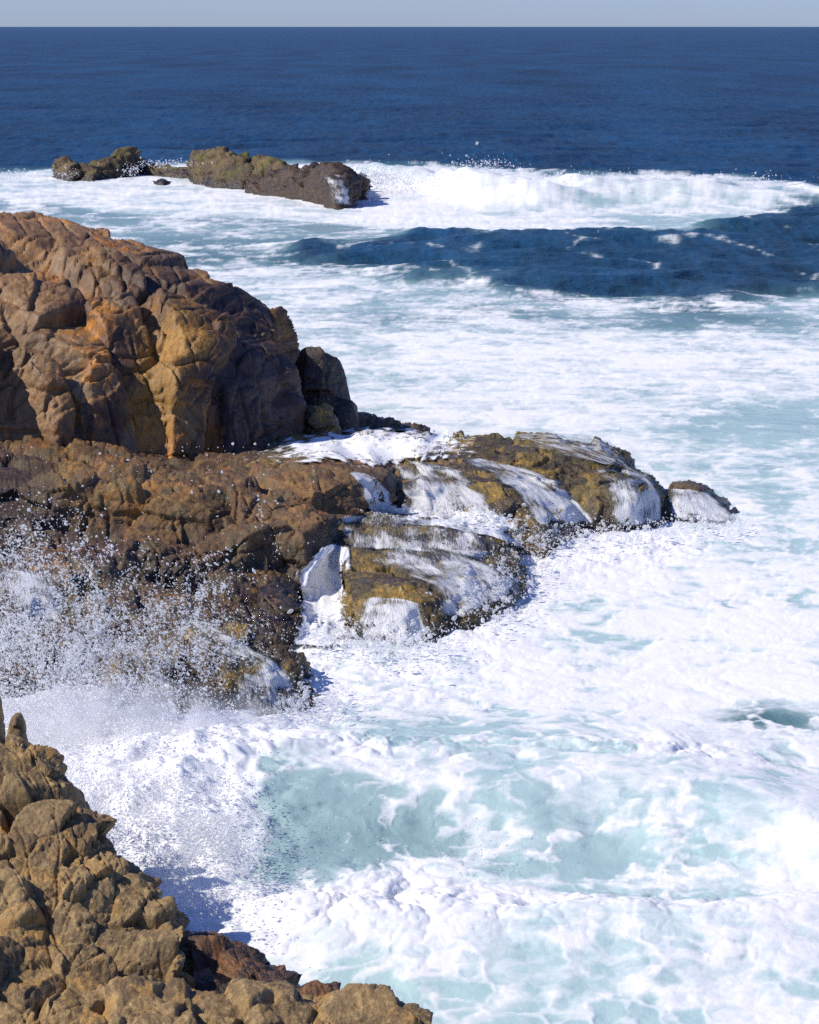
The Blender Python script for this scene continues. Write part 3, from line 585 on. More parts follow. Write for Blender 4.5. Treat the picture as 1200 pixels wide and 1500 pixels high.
# ------------------------------------------------------------------ middle ledge below the headland
ledge_rows = [
    [W(-15, 46.0, -.6), W(-11, 46.5, -.6), W(-9, 47, -.6), W(-7.4, 47.4, -.6), W(-5.6, 47.6, -.6), W(-4, 48.0, -.6), W(-2.6, 48.8, -.4), W(-1.2, 50.3, -.3), W(-.3, 51.3, -.3)],
    [(-260, 880, 48.3), (-60, 870, 48.6), (60, 870, 48.6), (160, 880, 48.6), (260, 880, 48.7), (340, 870, 48.9), (405, 852, 49.6), (470, 806, 51.4), (520, 775, 52.9)],
    [(-260, 800, 49.0), (-60, 795, 49.4), (40, 800, 49.4), (120, 800, 49.3), (220, 800, 49.4), (310, 795, 49.5), (396, 770, 50.2), (478, 770, 51.7), (530, 750, 53.4)],
    [(-260, 775, 50.6), (-60, 768, 51), (40, 776, 51), (120, 778, 50.8), (220, 778, 50.8), (310, 770, 50.9), (400, 746, 51.2), (480, 752, 52.4), (540, 742, 54.0)],
    [(-260, 700, 51.8), (-60, 700, 51.8), (30, 708, 51.6), (110, 712, 51.5), (220, 722, 51.5), (310, 728, 51.6), (395, 726, 51.9), (478, 712, 53.2), (550, 712, 54.8)],
    [(-260, 682, 53.2), (-60, 682, 53.2), (25, 692, 53), (110, 690, 52.8), (220, 702, 52.8), (310, 712, 52.8), (392, 714, 52.9), (480, 700, 54.2), (556, 702, 55.8)],
    [(-260, 640, 59), (-60, 640, 59), (20, 652, 59), (110, 646, 59.5), (220, 658, 60), (310, 674, 59.5), (390, 682, 58.5), (480, 682, 57.5), (560, 688, 57.5)],
    [W(-15, 66, 1), W(-11.5, 66, 1), W(-9.5, 66, 1), W(-8, 66, 1), W(-6, 65, .8), W(-4.5, 64, .6), W(-3, 63, .6), W(-1.6, 60, .4), W(-.4, 59, .4)],
]
ledge_sites = [(130, 700), (200, 690), (260, 700), (300, 720), (350, 690), (420, 700), (500, 690), (380, 740), (300, 750), (440, 780), (410, 810), (440, 740), (490, 720), (230, 760), (170, 740), (60, 720), (40, 760), (100, 770), (530, 720), (370, 790), (300, 800)]
rock("rock_ledge", "rust and tan flat-topped rock ledge below the headland, its front edge broken into blocks", "rock ledge", ledge_rows, 1.15, M_LEDGE, 31, depth=0.9, p=(16, 34), sites=ledge_sites, facet=0.075, proud=0.10, amp=0.03, hb=0.5, bl=0.16,
     tints={'orange': [(105, 690, 16, 60, 1), (190, 705, 60, 30, .5), (270, 740, 60, 30, .4), (440, 720, 60, 30, .45)], 'tan': [(440, 780, 60, 50, .8), (500, 720, 60, 40, .7), (380, 690, 80, 20, .5), (60, 720, 60, 40, .3)], 'dark': [(20, 770, 90, 90, .9), (-100, 770, 120, 100, .9), (130, 800, 60, 50, .7), (280, 760, 50, 25, .6), (200, 675, 80, 14, .5), (250, 830, 90, 40, .5)]})

slope_rows = [
    [W(-13, 40, -.6), W(-9.5, 40, -.6), W(-7.5, 40.3, -.6), W(-6, 40.8, -.6), W(-4.2, 42, -.6), W(-3, 43.2, -.6), W(-2.2, 45, -.6), W(-1.9, 46.5, -.5)],
    [(-260, 1010, 42.0), (-60, 1000, 42.5), (40, 985, 43), (140, 980, 43.5), (240, 985, 43.8), (330, 975, 44.6), (415, 955, 45.4), (436, 900, 47.2)],
    [(-260, 900, 44.5), (-60, 890, 45), (40, 885, 45.5), (140, 895, 45.7), (240, 905, 45.8), (330, 905, 46.2), (405, 895, 46.9), (432, 865, 48)],
    [(-260, 825, 47.5), (-60, 825, 47.5), (40, 825, 47.8), (140, 835, 47.8), (240, 850, 47.8), (330, 860, 48), (395, 860, 48.2), (425, 850, 48.8)],
    [(-260, 790, 50.5), (-60, 790, 50.5), (40, 795, 50.5), (140, 800, 50.5), (240, 810, 50.5), (330, 820, 50.5), (390, 830, 50.5), (420, 830, 50.5)],
]
rock("wave_washed_slope", "wet brown rock slope under the bursting spray, draining white water", "rock slope", slope_rows, 1.15, M_SLOPE, 33, p=(8, 18), facet=0.1, proud=0.14, amp=0.07, sub='rock_face')
lobe_rows = [
    [W(-6.4, 40.2, -.8), W(-4.9, 39.3, -.5), W(-4.0, 39.6, -.5), W(-3.1, 40.0, -.5), W(-2.3, 40.4, -.5), W(-1.45, 41.2, -.5), W(-1.2, 43, -.5)],
    [W(-6.4, 41.4, -.6), (220, 1030, 41.0), (290, 1040, 40.9), (350, 1045, 40.9), (415, 1045, 41.1), (468, 1035, 41.7), (478, 1010, 43)],
    [W(-6.4, 42.4, -.4), (230, 965, 42.2), (290, 965, 42.2), (350, 966, 42.2), (410, 975, 42.4), (452, 996, 42.7), (466, 1000, 43.3)],
    [W(-6.4, 43.8, -.1), (240, 925, 43.6), (290, 918, 43.6), (350, 922, 43.6), (405, 938, 43.6), (440, 968, 43.8), (455, 985, 44.2)],
    [W(-6.4, 46, -.2), W(-4.8, 45.6, .2), W(-4, 45.6, .2), W(-3.2, 45.6, .1), W(-2.6, 45.6, .1), W(-2.2, 45.6, 0), W(-2, 45.6, -.2)],
]
rock("barnacled_rock", "rounded barnacled rock at the foot of the wet slope, pale speckled", "rock", lobe_rows, 0.75, M_TIDE, 34, p=(8, 14), facet=0.1, proud=0.12, amp=0.08, sub='rock_face')

# ------------------------------------------------------------------ rocks that the falls pour over
def dome(cx, lip, top, base, x0, x1, Yf, Yb, zlip, seed, **kw): pass
shelf_rows = [
    [W(-4.2, 57.5, -.4), W(-2.5, 56.5, -.4), W(-.6, 55.8, -.4), W(1, 55.8, -.4), W(2.6, 56.6, -.4), W(4.6, 58.5, -.4)],
    [(330, 705, 58.5), (460, 725, 57.4), (560, 740, 56.7), (660, 745, 56.7), (760, 735, 57.4), (860, 720, 59)],
    [(330, 678, 60.5), (460, 690, 59), (560, 702, 58), (660, 700, 58), (760, 695, 59), (850, 690, 60.2)],
    [(350, 662, 62), (460, 664, 61.5), (560, 664, 61), (660, 668, 60.6), (760, 668, 61), (850, 668, 61.5)],
    [(380, 648, 64.5), (460, 644, 65), (560, 640, 64.8), (660, 642, 64), (760, 648, 63.2), (850, 652, 63)],
    [W(-3.4, 70, -.4), W(-2.4, 70, -.4), W(-.6, 69.5, -.4), W(1, 69, -.4), W(2.8, 67, -.4), W(4.6, 66, -.4)],
]
rock("rock_shelf", "broad low rock shelf awash between the headland and the falls", "rock shelf", shelf_rows, 1.3, M_TIDE, 41, p=(10, 20), proud=0.06, facet=0.06, sub='rock_face')
GF = "rocks under the falls"
def lobed(name, label, seed, front, mat=M_TIDE, spacing=0.9, **kw):
    return rock(name, label, "rock", front, spacing, mat, seed, group=GF, p=kw.pop('p', (7, 13)), facet=kw.pop('facet', 0.05), proud=kw.pop('proud', 0.03), amp=kw.pop('amp', 0.05), jw=0.15, tilt=0.08, hb=0, crack=0.03, bl=0.12, sub='rock_face', **kw)
# long diagonal back
lobed("falls_rock", "long ochre-backed rock running down from the shelf, water sheeting off both flanks", 42, [
    [W(.5, 54.6, -.5), W(1.6, 54.0, -.5), W(2.6, 53.6, -.5), W(3.2, 53.6, -.5), W(3.9, 54.8, -.5), W(4.4, 56.8, -.5)],
    [(640, 755, 55.4), (700, 770, 54.7), (745, 772, 54.5), (785, 772, 54.7), (815, 760, 55.9), (850, 745, 57.4)],
    [(630, 705, 57.0), (690, 710, 56.4), (730, 720, 56.0), (762, 728, 56.0), (795, 725, 57), (825, 715, 58)],
    [(610, 676, 58.8), (665, 680, 58.4), (705, 688, 58), (735, 695, 57.9), (765, 696, 58.4), (800, 692, 59.2)],
    [(605, 666, 60), (650, 668, 60), (700, 672, 60), (735, 676, 60), (765, 676, 60.3), (800, 676, 60.6)],
    [W(0.1, 63, .4), W(.8, 63, .4), W(1.7, 63, .4), W(2.3, 63, .4), W(3, 63, .3), W(3.6, 63, .2)]], spacing=0.85)
# top dark olive hump
lobed("falls_rock", "dark olive humped rock crowning the falls, wet sheet over its seaward shoulder", 43, [
    [W(2.0, 58.6, .2), W(2.8, 58.2, .2), W(3.8, 58.0, .2), W(5.0, 58.2, .1), W(6.2, 59.6, -.2), W(6.8, 61.5, -.5)],
    [(728, 686, 59.6), (775, 690, 59.3), (830, 697, 59.2), (890, 697, 59.4), (938, 705, 60.4), (962, 705, 62)],
    [(735, 668, 60.2), (780, 664, 60), (830, 672, 59.8), (885, 676, 60), (922, 690, 60.8), (945, 695, 62)],
    [(745, 657, 61), (790, 651, 61), (835, 655, 60.8), (880, 660, 60.9), (908, 672, 61.4), (930, 685, 62.3)],
    [(760, 654, 62.2), (800, 647, 62.2), (840, 645, 62.2), (880, 649, 62.2), (905, 660, 62.6), (925, 675, 63)],
    [W(2.8, 66, -.3), W(3.5, 66, -.3), W(4.2, 66, -.3), W(5, 66, -.3), W(5.7, 65.6, -.4), W(6, 65, -.5)]], spacing=0.9)
# yellow block below it
lobed("falls_rock", "yellow-topped block below the olive hump with a dark wet front", 44, [
    [W(3.7, 56.6, -.5), W(4.4, 56.4, -.5), W(5.0, 56.4, -.5), W(5.6, 56.8, -.5), W(6.2, 57.6, -.5), W(6.5, 59, -.5)],
    [(842, 762, 57.4), (870, 772, 57.0), (905, 774, 57.0), (940, 772, 57.2), (968, 760, 58.2), (985, 745, 59.6)],
    [(836, 725, 57.9), (870, 730, 57.5), (905, 732, 57.4), (938, 732, 57.7), (966, 728, 58.6), (978, 722, 59.8)],
    [(840, 702, 58.6), (872, 702, 58.3), (905, 704, 58.2), (932, 702, 58.6), (955, 705, 59.3), (970, 712, 60.2)],
    [(850, 694, 59.6), (880, 692, 59.6), (905, 692, 59.6), (932, 688, 59.8), (952, 696, 60.2), (965, 706, 60.6)],
    [W(4.2, 62, -.2), W(4.7, 62, -.2), W(5.2, 62, -.2), W(5.6, 62, -.3), W(5.9, 62, -.4), W(6.1, 62, -.5)]], spacing=0.75, p=(10, 20))
# seaward tip
lobed("falls_rock", "outermost low rock at the seaward tip, white water sliding over", 45, [
    [W(6.0, 57.4, -.5), W(6.6, 57.2, -.5), W(7.2, 57.6, -.5), W(7.8, 58.2, -.5), W(8.4, 59, -.5)],
    [(970, 752, 58.6), (1005, 757, 58.3), (1035, 757, 58.5), (1065, 757, 59), (1092, 757, 59.8)],
    [(975, 732, 59.2), (1005, 732, 59), (1035, 736, 59.2), (1062, 744, 59.6), (1088, 752, 60)],
    [(980, 718, 60), (1005, 716, 60), (1032, 722, 60), (1058, 735, 60.2), (1082, 749, 60.4)],
    [(984, 709, 61.2), (1008, 707, 61.2), (1032, 713, 61.2), (1056, 728, 61.2), (1080, 746, 61.2)],
    [W(6.6, 64, -.5), W(7, 64, -.5), W(7.3, 64, -.5), W(7.7, 63.5, -.6), W(8, 63, -.7)]], spacing=0.7)
# blocks where the ledge meets the falls
lobed("falls_rock", "square brown block at the seaward end of the ledge, a thin fall down its side", 46, [
    [W(-2.1, 54.2, -.2), W(-1.4, 53.9, -.2), W(-.8, 53.9, -.2), W(-.3, 54.6, -.2), W(-.2, 56, -.2)],
    [(472, 752, 55.0), (505, 755, 54.6), (540, 756, 54.6), (572, 750, 55.3), (580, 735, 56.6)],
    [(468, 700, 55.8), (505, 702, 55.4), (540, 704, 55.4), (572, 704, 56), (578, 700, 57)],
    [(472, 682, 56.8), (505, 680, 56.8), (540, 682, 56.8), (566, 686, 57.2), (574, 688, 58)],
    [(478, 674, 58.6), (510, 674, 58.6), (540, 676, 58.6), (560, 680, 58.8), (570, 684, 59)],
    [W(-2, 61, .3), W(-1.5, 61, .3), W(-1, 61, .3), W(-.6, 61, .3), W(-.4, 61, .3)]], mat=M_LEDGE, spacing=0.8, p=(12, 26))
lobed("falls_rock", "small tan stone half drowned between two of the upper falls", 47, [
    [W(-.4, 55.0, -.3), W(.1, 54.8, -.3), W(.6, 54.8, -.3), W(1.0, 55.2, -.3)],
    [(575, 745, 55.8), (600, 748, 55.6), (630, 748, 55.6), (655, 745, 56)], [(580, 715, 56.4), (602, 712, 56.2), (628, 712, 56.2), (652, 714, 56.6)],
    [(588, 702, 57.2), (605, 700, 57.2), (628, 700, 57.2), (645, 704, 57.4)], [W(-.2, 60, .4), W(.1, 60, .4), W(.5, 60, .4), W(.8, 60, .4)]], spacing=0.6)
rock("ledge_block", "big tan block standing forward of the ledge above the white channel", "rock", [
    [W(-2.9, 49.2, -.5), W(-2.2, 48.9, -.5), W(-1.6, 49.6, -.5), W(-1.2, 51, -.5)],
    [(392, 850, 50.0), (440, 853, 49.7), (482, 833, 50.5), (498, 800, 51.8)], [(390, 800, 50.3), (436, 800, 50.1), (480, 790, 50.9), (494, 775, 52)],
    [(396, 770, 50.8), (436, 764, 50.7), (473, 760, 51.4), (486, 756, 52.4)], [(404, 750, 52), (440, 744, 52), (468, 744, 52.6), (480, 748, 53)],
    [W(-2.8, 54, .6), W(-2.3, 54, .6), W(-1.8, 54, .6), W(-1.6, 54, .6)]], 0.95, M_LEDGE, 53, hb=0.4, facet=0.06, proud=0.06, bl=0.14,
    tints={'tan': [(440, 790, 70, 70, .8)], 'orange': [(430, 760, 40, 12, .4)]})
# lower tier
lobed("falls_rock", "low brown terrace below the upper falls, water running along its top", 48, [
    [W(-2.0, 50.2, -.5), W(-.9, 50.0, -.5), W(.3, 49.8, -.5), W(1.4, 50.0, -.5), W(2.2, 50.6, -.5), W(2.8, 51.6, -.5)],
    [(460, 812, 51.3), (530, 815, 51.1), (610, 822, 50.8), (680, 830, 50.9), (735, 838, 51.2), (768, 830, 52.4)],
    [(462, 785, 51.9), (530, 786, 51.8), (610, 790, 51.5), (680, 792, 51.5), (730, 800, 51.8), (758, 806, 52.8)],
    [(466, 768, 52.8), (530, 766, 52.8), (610, 770, 52.6), (680, 776, 52.5), (722, 784, 52.8), (745, 794, 53.4)],
    [(470, 756, 54), (530, 752, 54), (610, 755, 54), (670, 764, 54), (712, 774, 54), (735, 786, 54.2)],
    [W(-2, 56, 0), W(-1, 56, 0), W(.3, 56, 0), W(1.2, 56, 0), W(1.8, 56, -.1), W(2.2, 56, -.2)]], spacing=0.8)
lobed("falls_rock", "broad sloping apron of rock under a wide silvery sheet of water", 49, [
    [W(-1.5, 46.6, -.5), W(-.3, 46.0, -.5), W(.7, 45.6, -.5), W(1.5, 46.4, -.5), W(2.2, 48, -.5), W(2.6, 50, -.5)],
    [(500, 880, 48.0), (560, 900, 47.3), (630, 915, 46.9), (690, 890, 47.9), (735, 862, 49.3), (765, 835, 51)],
    [(505, 850, 48.7), (565, 858, 48.2), (630, 862, 48), (680, 850, 48.7), (722, 835, 49.9), (750, 820, 51.4)],
    [(500, 822, 50), (565, 826, 49.6), (630, 828, 49.5), (675, 822, 50), (712, 815, 50.8), (738, 808, 51.8)],
    [(500, 800, 51.4), (565, 802, 51.2), (630, 804, 51.2), (672, 803, 51.4), (705, 802, 51.8), (730, 800, 52.4)],
    [W(-1.5, 54, -.2), W(-.3, 54, -.2), W(.6, 54, -.2), W(1.4, 54, -.2), W(1.9, 54, -.3), W(2.1, 54, -.3)]], spacing=0.85)
lobed("falls_rock", "green-mossed rock at the foot of the falls, water fanning down its face", 50, [
    [W(-1.3, 45.4, -.5), W(-.7, 45.0, -.5), W(0, 44.9, -.5), W(.6, 45.2, -.5), W(1.1, 46.2, -.5)],
    [(520, 935, 46.5), (555, 942, 46.2), (600, 944, 46.1), (640, 930, 46.5), (668, 905, 47.4)],
    [(518, 895, 47.0), (555, 896, 46.7), (598, 896, 46.6), (632, 890, 47), (655, 880, 47.8)],
    [(515, 868, 47.6), (552, 866, 47.4), (594, 866, 47.3), (625, 866, 47.6), (645, 866, 48.2)],
    [(512, 850, 48.4), (550, 848, 48.3), (592, 850, 48.3), (620, 853, 48.4), (638, 858, 48.7)],
    [W(-1.2, 50, 0), W(-.7, 50, 0), W(-.1, 50, 0), W(.3, 50, 0), W(.5, 50, 0)]], spacing=0.7)
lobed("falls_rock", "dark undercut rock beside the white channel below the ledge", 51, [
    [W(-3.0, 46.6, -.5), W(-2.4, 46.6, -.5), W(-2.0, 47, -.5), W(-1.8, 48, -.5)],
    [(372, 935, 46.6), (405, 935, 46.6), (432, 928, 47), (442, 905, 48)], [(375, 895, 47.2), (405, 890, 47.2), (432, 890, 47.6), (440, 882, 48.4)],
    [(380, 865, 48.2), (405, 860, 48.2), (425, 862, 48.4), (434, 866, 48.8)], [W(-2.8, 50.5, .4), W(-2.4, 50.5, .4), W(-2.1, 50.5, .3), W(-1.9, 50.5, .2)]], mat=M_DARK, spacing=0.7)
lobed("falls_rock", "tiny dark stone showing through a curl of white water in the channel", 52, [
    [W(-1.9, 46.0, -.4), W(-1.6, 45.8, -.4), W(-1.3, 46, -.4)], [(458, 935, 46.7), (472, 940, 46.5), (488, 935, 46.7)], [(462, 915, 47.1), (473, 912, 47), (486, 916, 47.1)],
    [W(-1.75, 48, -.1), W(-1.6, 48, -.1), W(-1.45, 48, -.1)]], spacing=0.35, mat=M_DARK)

# ------------------------------------------------------------------ islets out in the surf
GI = "islets out in the surf"
def islet(label, seed, rows, spacing=1.4, mat=M_ISLET, **kw):
    return rock("islet_rock", label, "rock", rows, spacing, mat, seed, group=GI, p=(8, 18), facet=0.12, amp=0.09, proud=0.05, jw=0.3, hb=0.2, crack=0.035, sub='rock_face', **kw)
def isl_rows(xs, tops, base, Y=None, back=6.0):
    n = len(xs); Ys = [G(x, b)[1] for x, b in zip(xs, base)]; Ys[0] += 0.8; Ys[-1] += 0.8
    r0 = [W(P(x, b, y)[0], y - 0.9, -0.7) for x, b, y in zip(xs, base, Ys)]
    r1 = [(x, b * 0.6 + t * 0.4, y + 0.5) for x, t, b, y in zip(xs, tops, base, Ys)]
    r2 = [(x, b * 0.2 + t * 0.8, y + 1.8) for x, t, b, y in zip(xs, tops, base, Ys)]
    r3 = [(x, t, y + 3.6) for x, t, y in zip(xs, tops, Ys)]
    r4 = [W(P(x, b, y)[0], y + back + 3, -0.6) for x, b, y in zip(xs, base, Ys)]
    return [r0, r1, r2, r3, r4]
islet("small dark knob of rock at the outer end of the islets", 61, isl_rows([78, 88, 100, 112, 122], [250, 238, 233, 240, 254], [262, 264, 266, 266, 264], 187), 0.9)
islet("brown islet with a bright green mossy cap on its peak", 62, isl_rows([108, 130, 152, 170, 186, 200, 210], [246, 240, 236, 222, 217, 222, 246], [264, 266, 264, 262, 261, 259, 257], 188), 1.3)
islet("low dark ridge of rock linking the two larger islets", 63, isl_rows([204, 222, 240, 258, 282], [246, 242, 241, 243, 246], [258, 259, 260, 262, 264], 189), 1.0)
islet("small black rock awash in foam before the low ridge", 64, isl_rows([226, 234, 242, 250], [268, 263, 262, 267], [273, 273, 273, 272], 181, 2.0), 0.5, M_DARK)
islet("upright tan rock at the landward end of the largest islet", 65, isl_rows([277, 284, 294, 304, 313], [246, 224, 221, 223, 246], [266, 270, 272, 272, 272], 183), 1.1)
islet("largest islet, a brown block greened with moss on top", 66, isl_rows([296, 310, 328, 345, 362, 378], [238, 222, 221, 222, 226, 236], [274, 276, 277, 278, 279, 279], 180), 1.3)
islet("middle hump of the largest islet, tan above and dark below", 67, isl_rows([366, 380, 394, 408, 420, 432], [246, 230, 232, 234, 240, 250], [280, 281, 282, 284, 285, 286], 177), 1.2)
islet("long dark mussel-covered slab sloping to the breaking wave", 68, isl_rows([360, 400, 430, 450, 470, 490, 510, 528], [262, 256, 252, 250, 248, 247, 250, 262], [284, 288, 292, 296, 300, 304, 306, 288], 171, 9), 2.0, M_MUSSEL)

# ------------------------------------------------------------------ outcrop near the camera
fore_rows = [
    [(-260, 1640, 24), (-120, 1620, 24.5), (0, 1600, 24.8), (60, 1600, 24.9), (120, 1600, 25), (180, 1600, 25.1), (240, 1600, 25.3), (292, 1590, 25.6), (300, 1560, 27), W(-2.0, 29, -.5)],
    [(-260, 1480, 26), (-120, 1470, 26.2), (0, 1470, 26.3), (60, 1475, 26.3), (120, 1480, 26.3), (180, 1485, 26.4), (240, 1490, 26.5), (288, 1490, 26.8), (296, 1470, 28), W(-2.2, 30, -.5)],
    [(-260, 1330, 28), (-120, 1330, 28), (0, 1330, 28), (60, 1350, 27.8), (120, 1375, 27.5), (180, 1395, 27.4), (235, 1405, 27.4), (278, 1420, 27.5), (288, 1420, 28.6), W(-2.4, 30.4, -.5)],
    [(-260, 1200, 29.6), (-120, 1200, 29.6), (0, 1210, 29.4), (55, 1240, 29), (105, 1280, 28.6), (155, 1315, 28.4), (205, 1345, 28.2), (255, 1365, 28.2), (275, 1385, 29), W(-2.6, 31, -.5)],
    [(-260, 1120, 30.8), (-120, 1120, 30.8), (0, 1120, 30.6), (48, 1140, 30.2), (92, 1175, 29.8), (138, 1225, 29.4), (182, 1272, 29.1), (228, 1312, 28.9), (262, 1348, 29.4), W(-2.8, 31.4, -.5)],
    [(-260, 1085, 31.8), (-120, 1085, 31.8), (0, 1086, 31.6), (44, 1090, 31.3), (85, 1120, 30.9), (125, 1170, 30.4), (168, 1228, 30), (205, 1272, 29.8), (244, 1322, 30), W(-3, 31.8, -.5)],
    [W(-8, 35, -.5), W(-7, 35, -.5), W(-6, 35, -.5), W(-5.3, 34.6, -.5), W(-5, 34, -.5), W(-4.5, 33.4, -.5), W(-4.1, 33, -.5), W(-3.8, 32.6, -.5), W(-3.4, 32.2, -.5), W(-3.2, 32.2, -.5)],
]
rock("rock_outcrop", "sunlit tan outcrop of weathered, deeply jointed stones stepping down to the surf nearest the viewer", "outcrop", fore_rows, 0.6, M_FORE, 71, facet=0.06, crack=0.07, amp=0.04, proud=0.16, pillow=0.05,
     jw=0.65, tilt=0.24, sub='stone', hb=0.3, bl=0.3, jc=0.6, squash=(1.25, 0.9, 0.7), rvar=(0.4, 1.2), wvar=0.25, strata=0.03,
     bigstones=[(205, 1375, .62), (60, 1290, .45), (150, 1430, .5), (40, 1430, .5), (250, 1345, .3), (30, 1350, .4), (20, 1110, .45), (215, 1300, .3), (100, 1480, .45)])
strip_rows = [
    [(120, 1640, 24.2), (220, 1640, 24.3), (320, 1640, 24.3), (420, 1640, 24.3), (520, 1640, 24.3), (620, 1640, 24.3), (720, 1650, 24.4), (800, 1680, 24.5)],
    [(110, 1540, 25.0), (220, 1535, 25), (320, 1540, 25), (420, 1540, 25), (520, 1545, 25), (620, 1550, 25), (715, 1565, 25), (790, 1600, 25)],
    [(120, 1486, 25.6), (200, 1474, 25.6), (310, 1480, 25.6), (420, 1480, 25.6), (510, 1485, 25.6), (610, 1500, 25.5), (705, 1522, 25.4), (780, 1560, 25.4)],
    [(130, 1456, 26.2), (205, 1440, 26.2), (320, 1444, 26.2), (425, 1448, 26.2), (500, 1452, 26.1), (600, 1482, 25.9), (690, 1518, 25.8), (770, 1560, 25.7)],
    [W(-3.4, 28, .1), W(-2.8, 28, .1), W(-2.0, 28, .1), W(-1.3, 28, 0), W(-.7, 27.8, -.1), W(0, 27.6, -.3), W(.7, 27.4, -.5), W(1.3, 27, -.6)],
]
rock("low_outcrop", "low rim of rounded tan stones along the bottom edge, below the tall outcrop", "outcrop", strip_rows, 0.55, M_FORE, 72, facet=0.06, crack=0.06, amp=0.05, proud=0.15, pillow=0.06, jw=0.6, tilt=0.25, sub='stone', rvar=(0.45, 1.6), wvar=0.35, jc=0.35, bigstones=[(210, 1470, .4), (450, 1475, .35), (560, 1490, .3)])
gully_rows = [
    [W(-2.3, 26.6, -.2), W(-1.7, 26.6, -.2), W(-1.2, 26.4, -.2), W(-.7, 26.4, -.3), W(-.2, 26.2, -.4)],
    [(285, 1470, 27.2), (350, 1470, 27), (410, 1475, 26.8), (470, 1480, 26.6), (520, 1485, 26.5)],
    [(285, 1410, 28.2), (340, 1415, 27.9), (390, 1432, 27.5), (450, 1452, 27.0), (505, 1466, 26.8)],
    [(283, 1358, 29.2), (325, 1368, 28.8), (370, 1400, 28.2), (435, 1440, 27.5), (495, 1456, 27.1)],
    [W(-2.6, 31, -.5), W(-2.0, 30.6, -.5), W(-1.4, 29.8, -.5), W(-.9, 29, -.5), W(-.4, 28.4, -.5)],
]
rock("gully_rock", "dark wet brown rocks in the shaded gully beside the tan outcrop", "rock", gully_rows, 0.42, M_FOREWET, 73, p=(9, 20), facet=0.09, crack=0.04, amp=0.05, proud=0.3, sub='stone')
boulder("stone_pillar", "grey upright stone pillar standing on the outcrop beside a short stub", "rock", -26, 1100, 31.6, 44, 95, M_FORE, 74, spacing=0.6, deep=0.25, proud=0.03, sub='rock_face', facet=0.03, hb=0, lim=0.12, crack=0.02)
boulder("pillar_stub", "short tan stub of stone beside the grey pillar", "rock", 18, 1098, 32.2, 30, 48, M_FORE, 75, spacing=0.5, deep=0.2, proud=0.02, sub='rock_face', facet=0.03, hb=0, lim=0.1, crack=0.02)
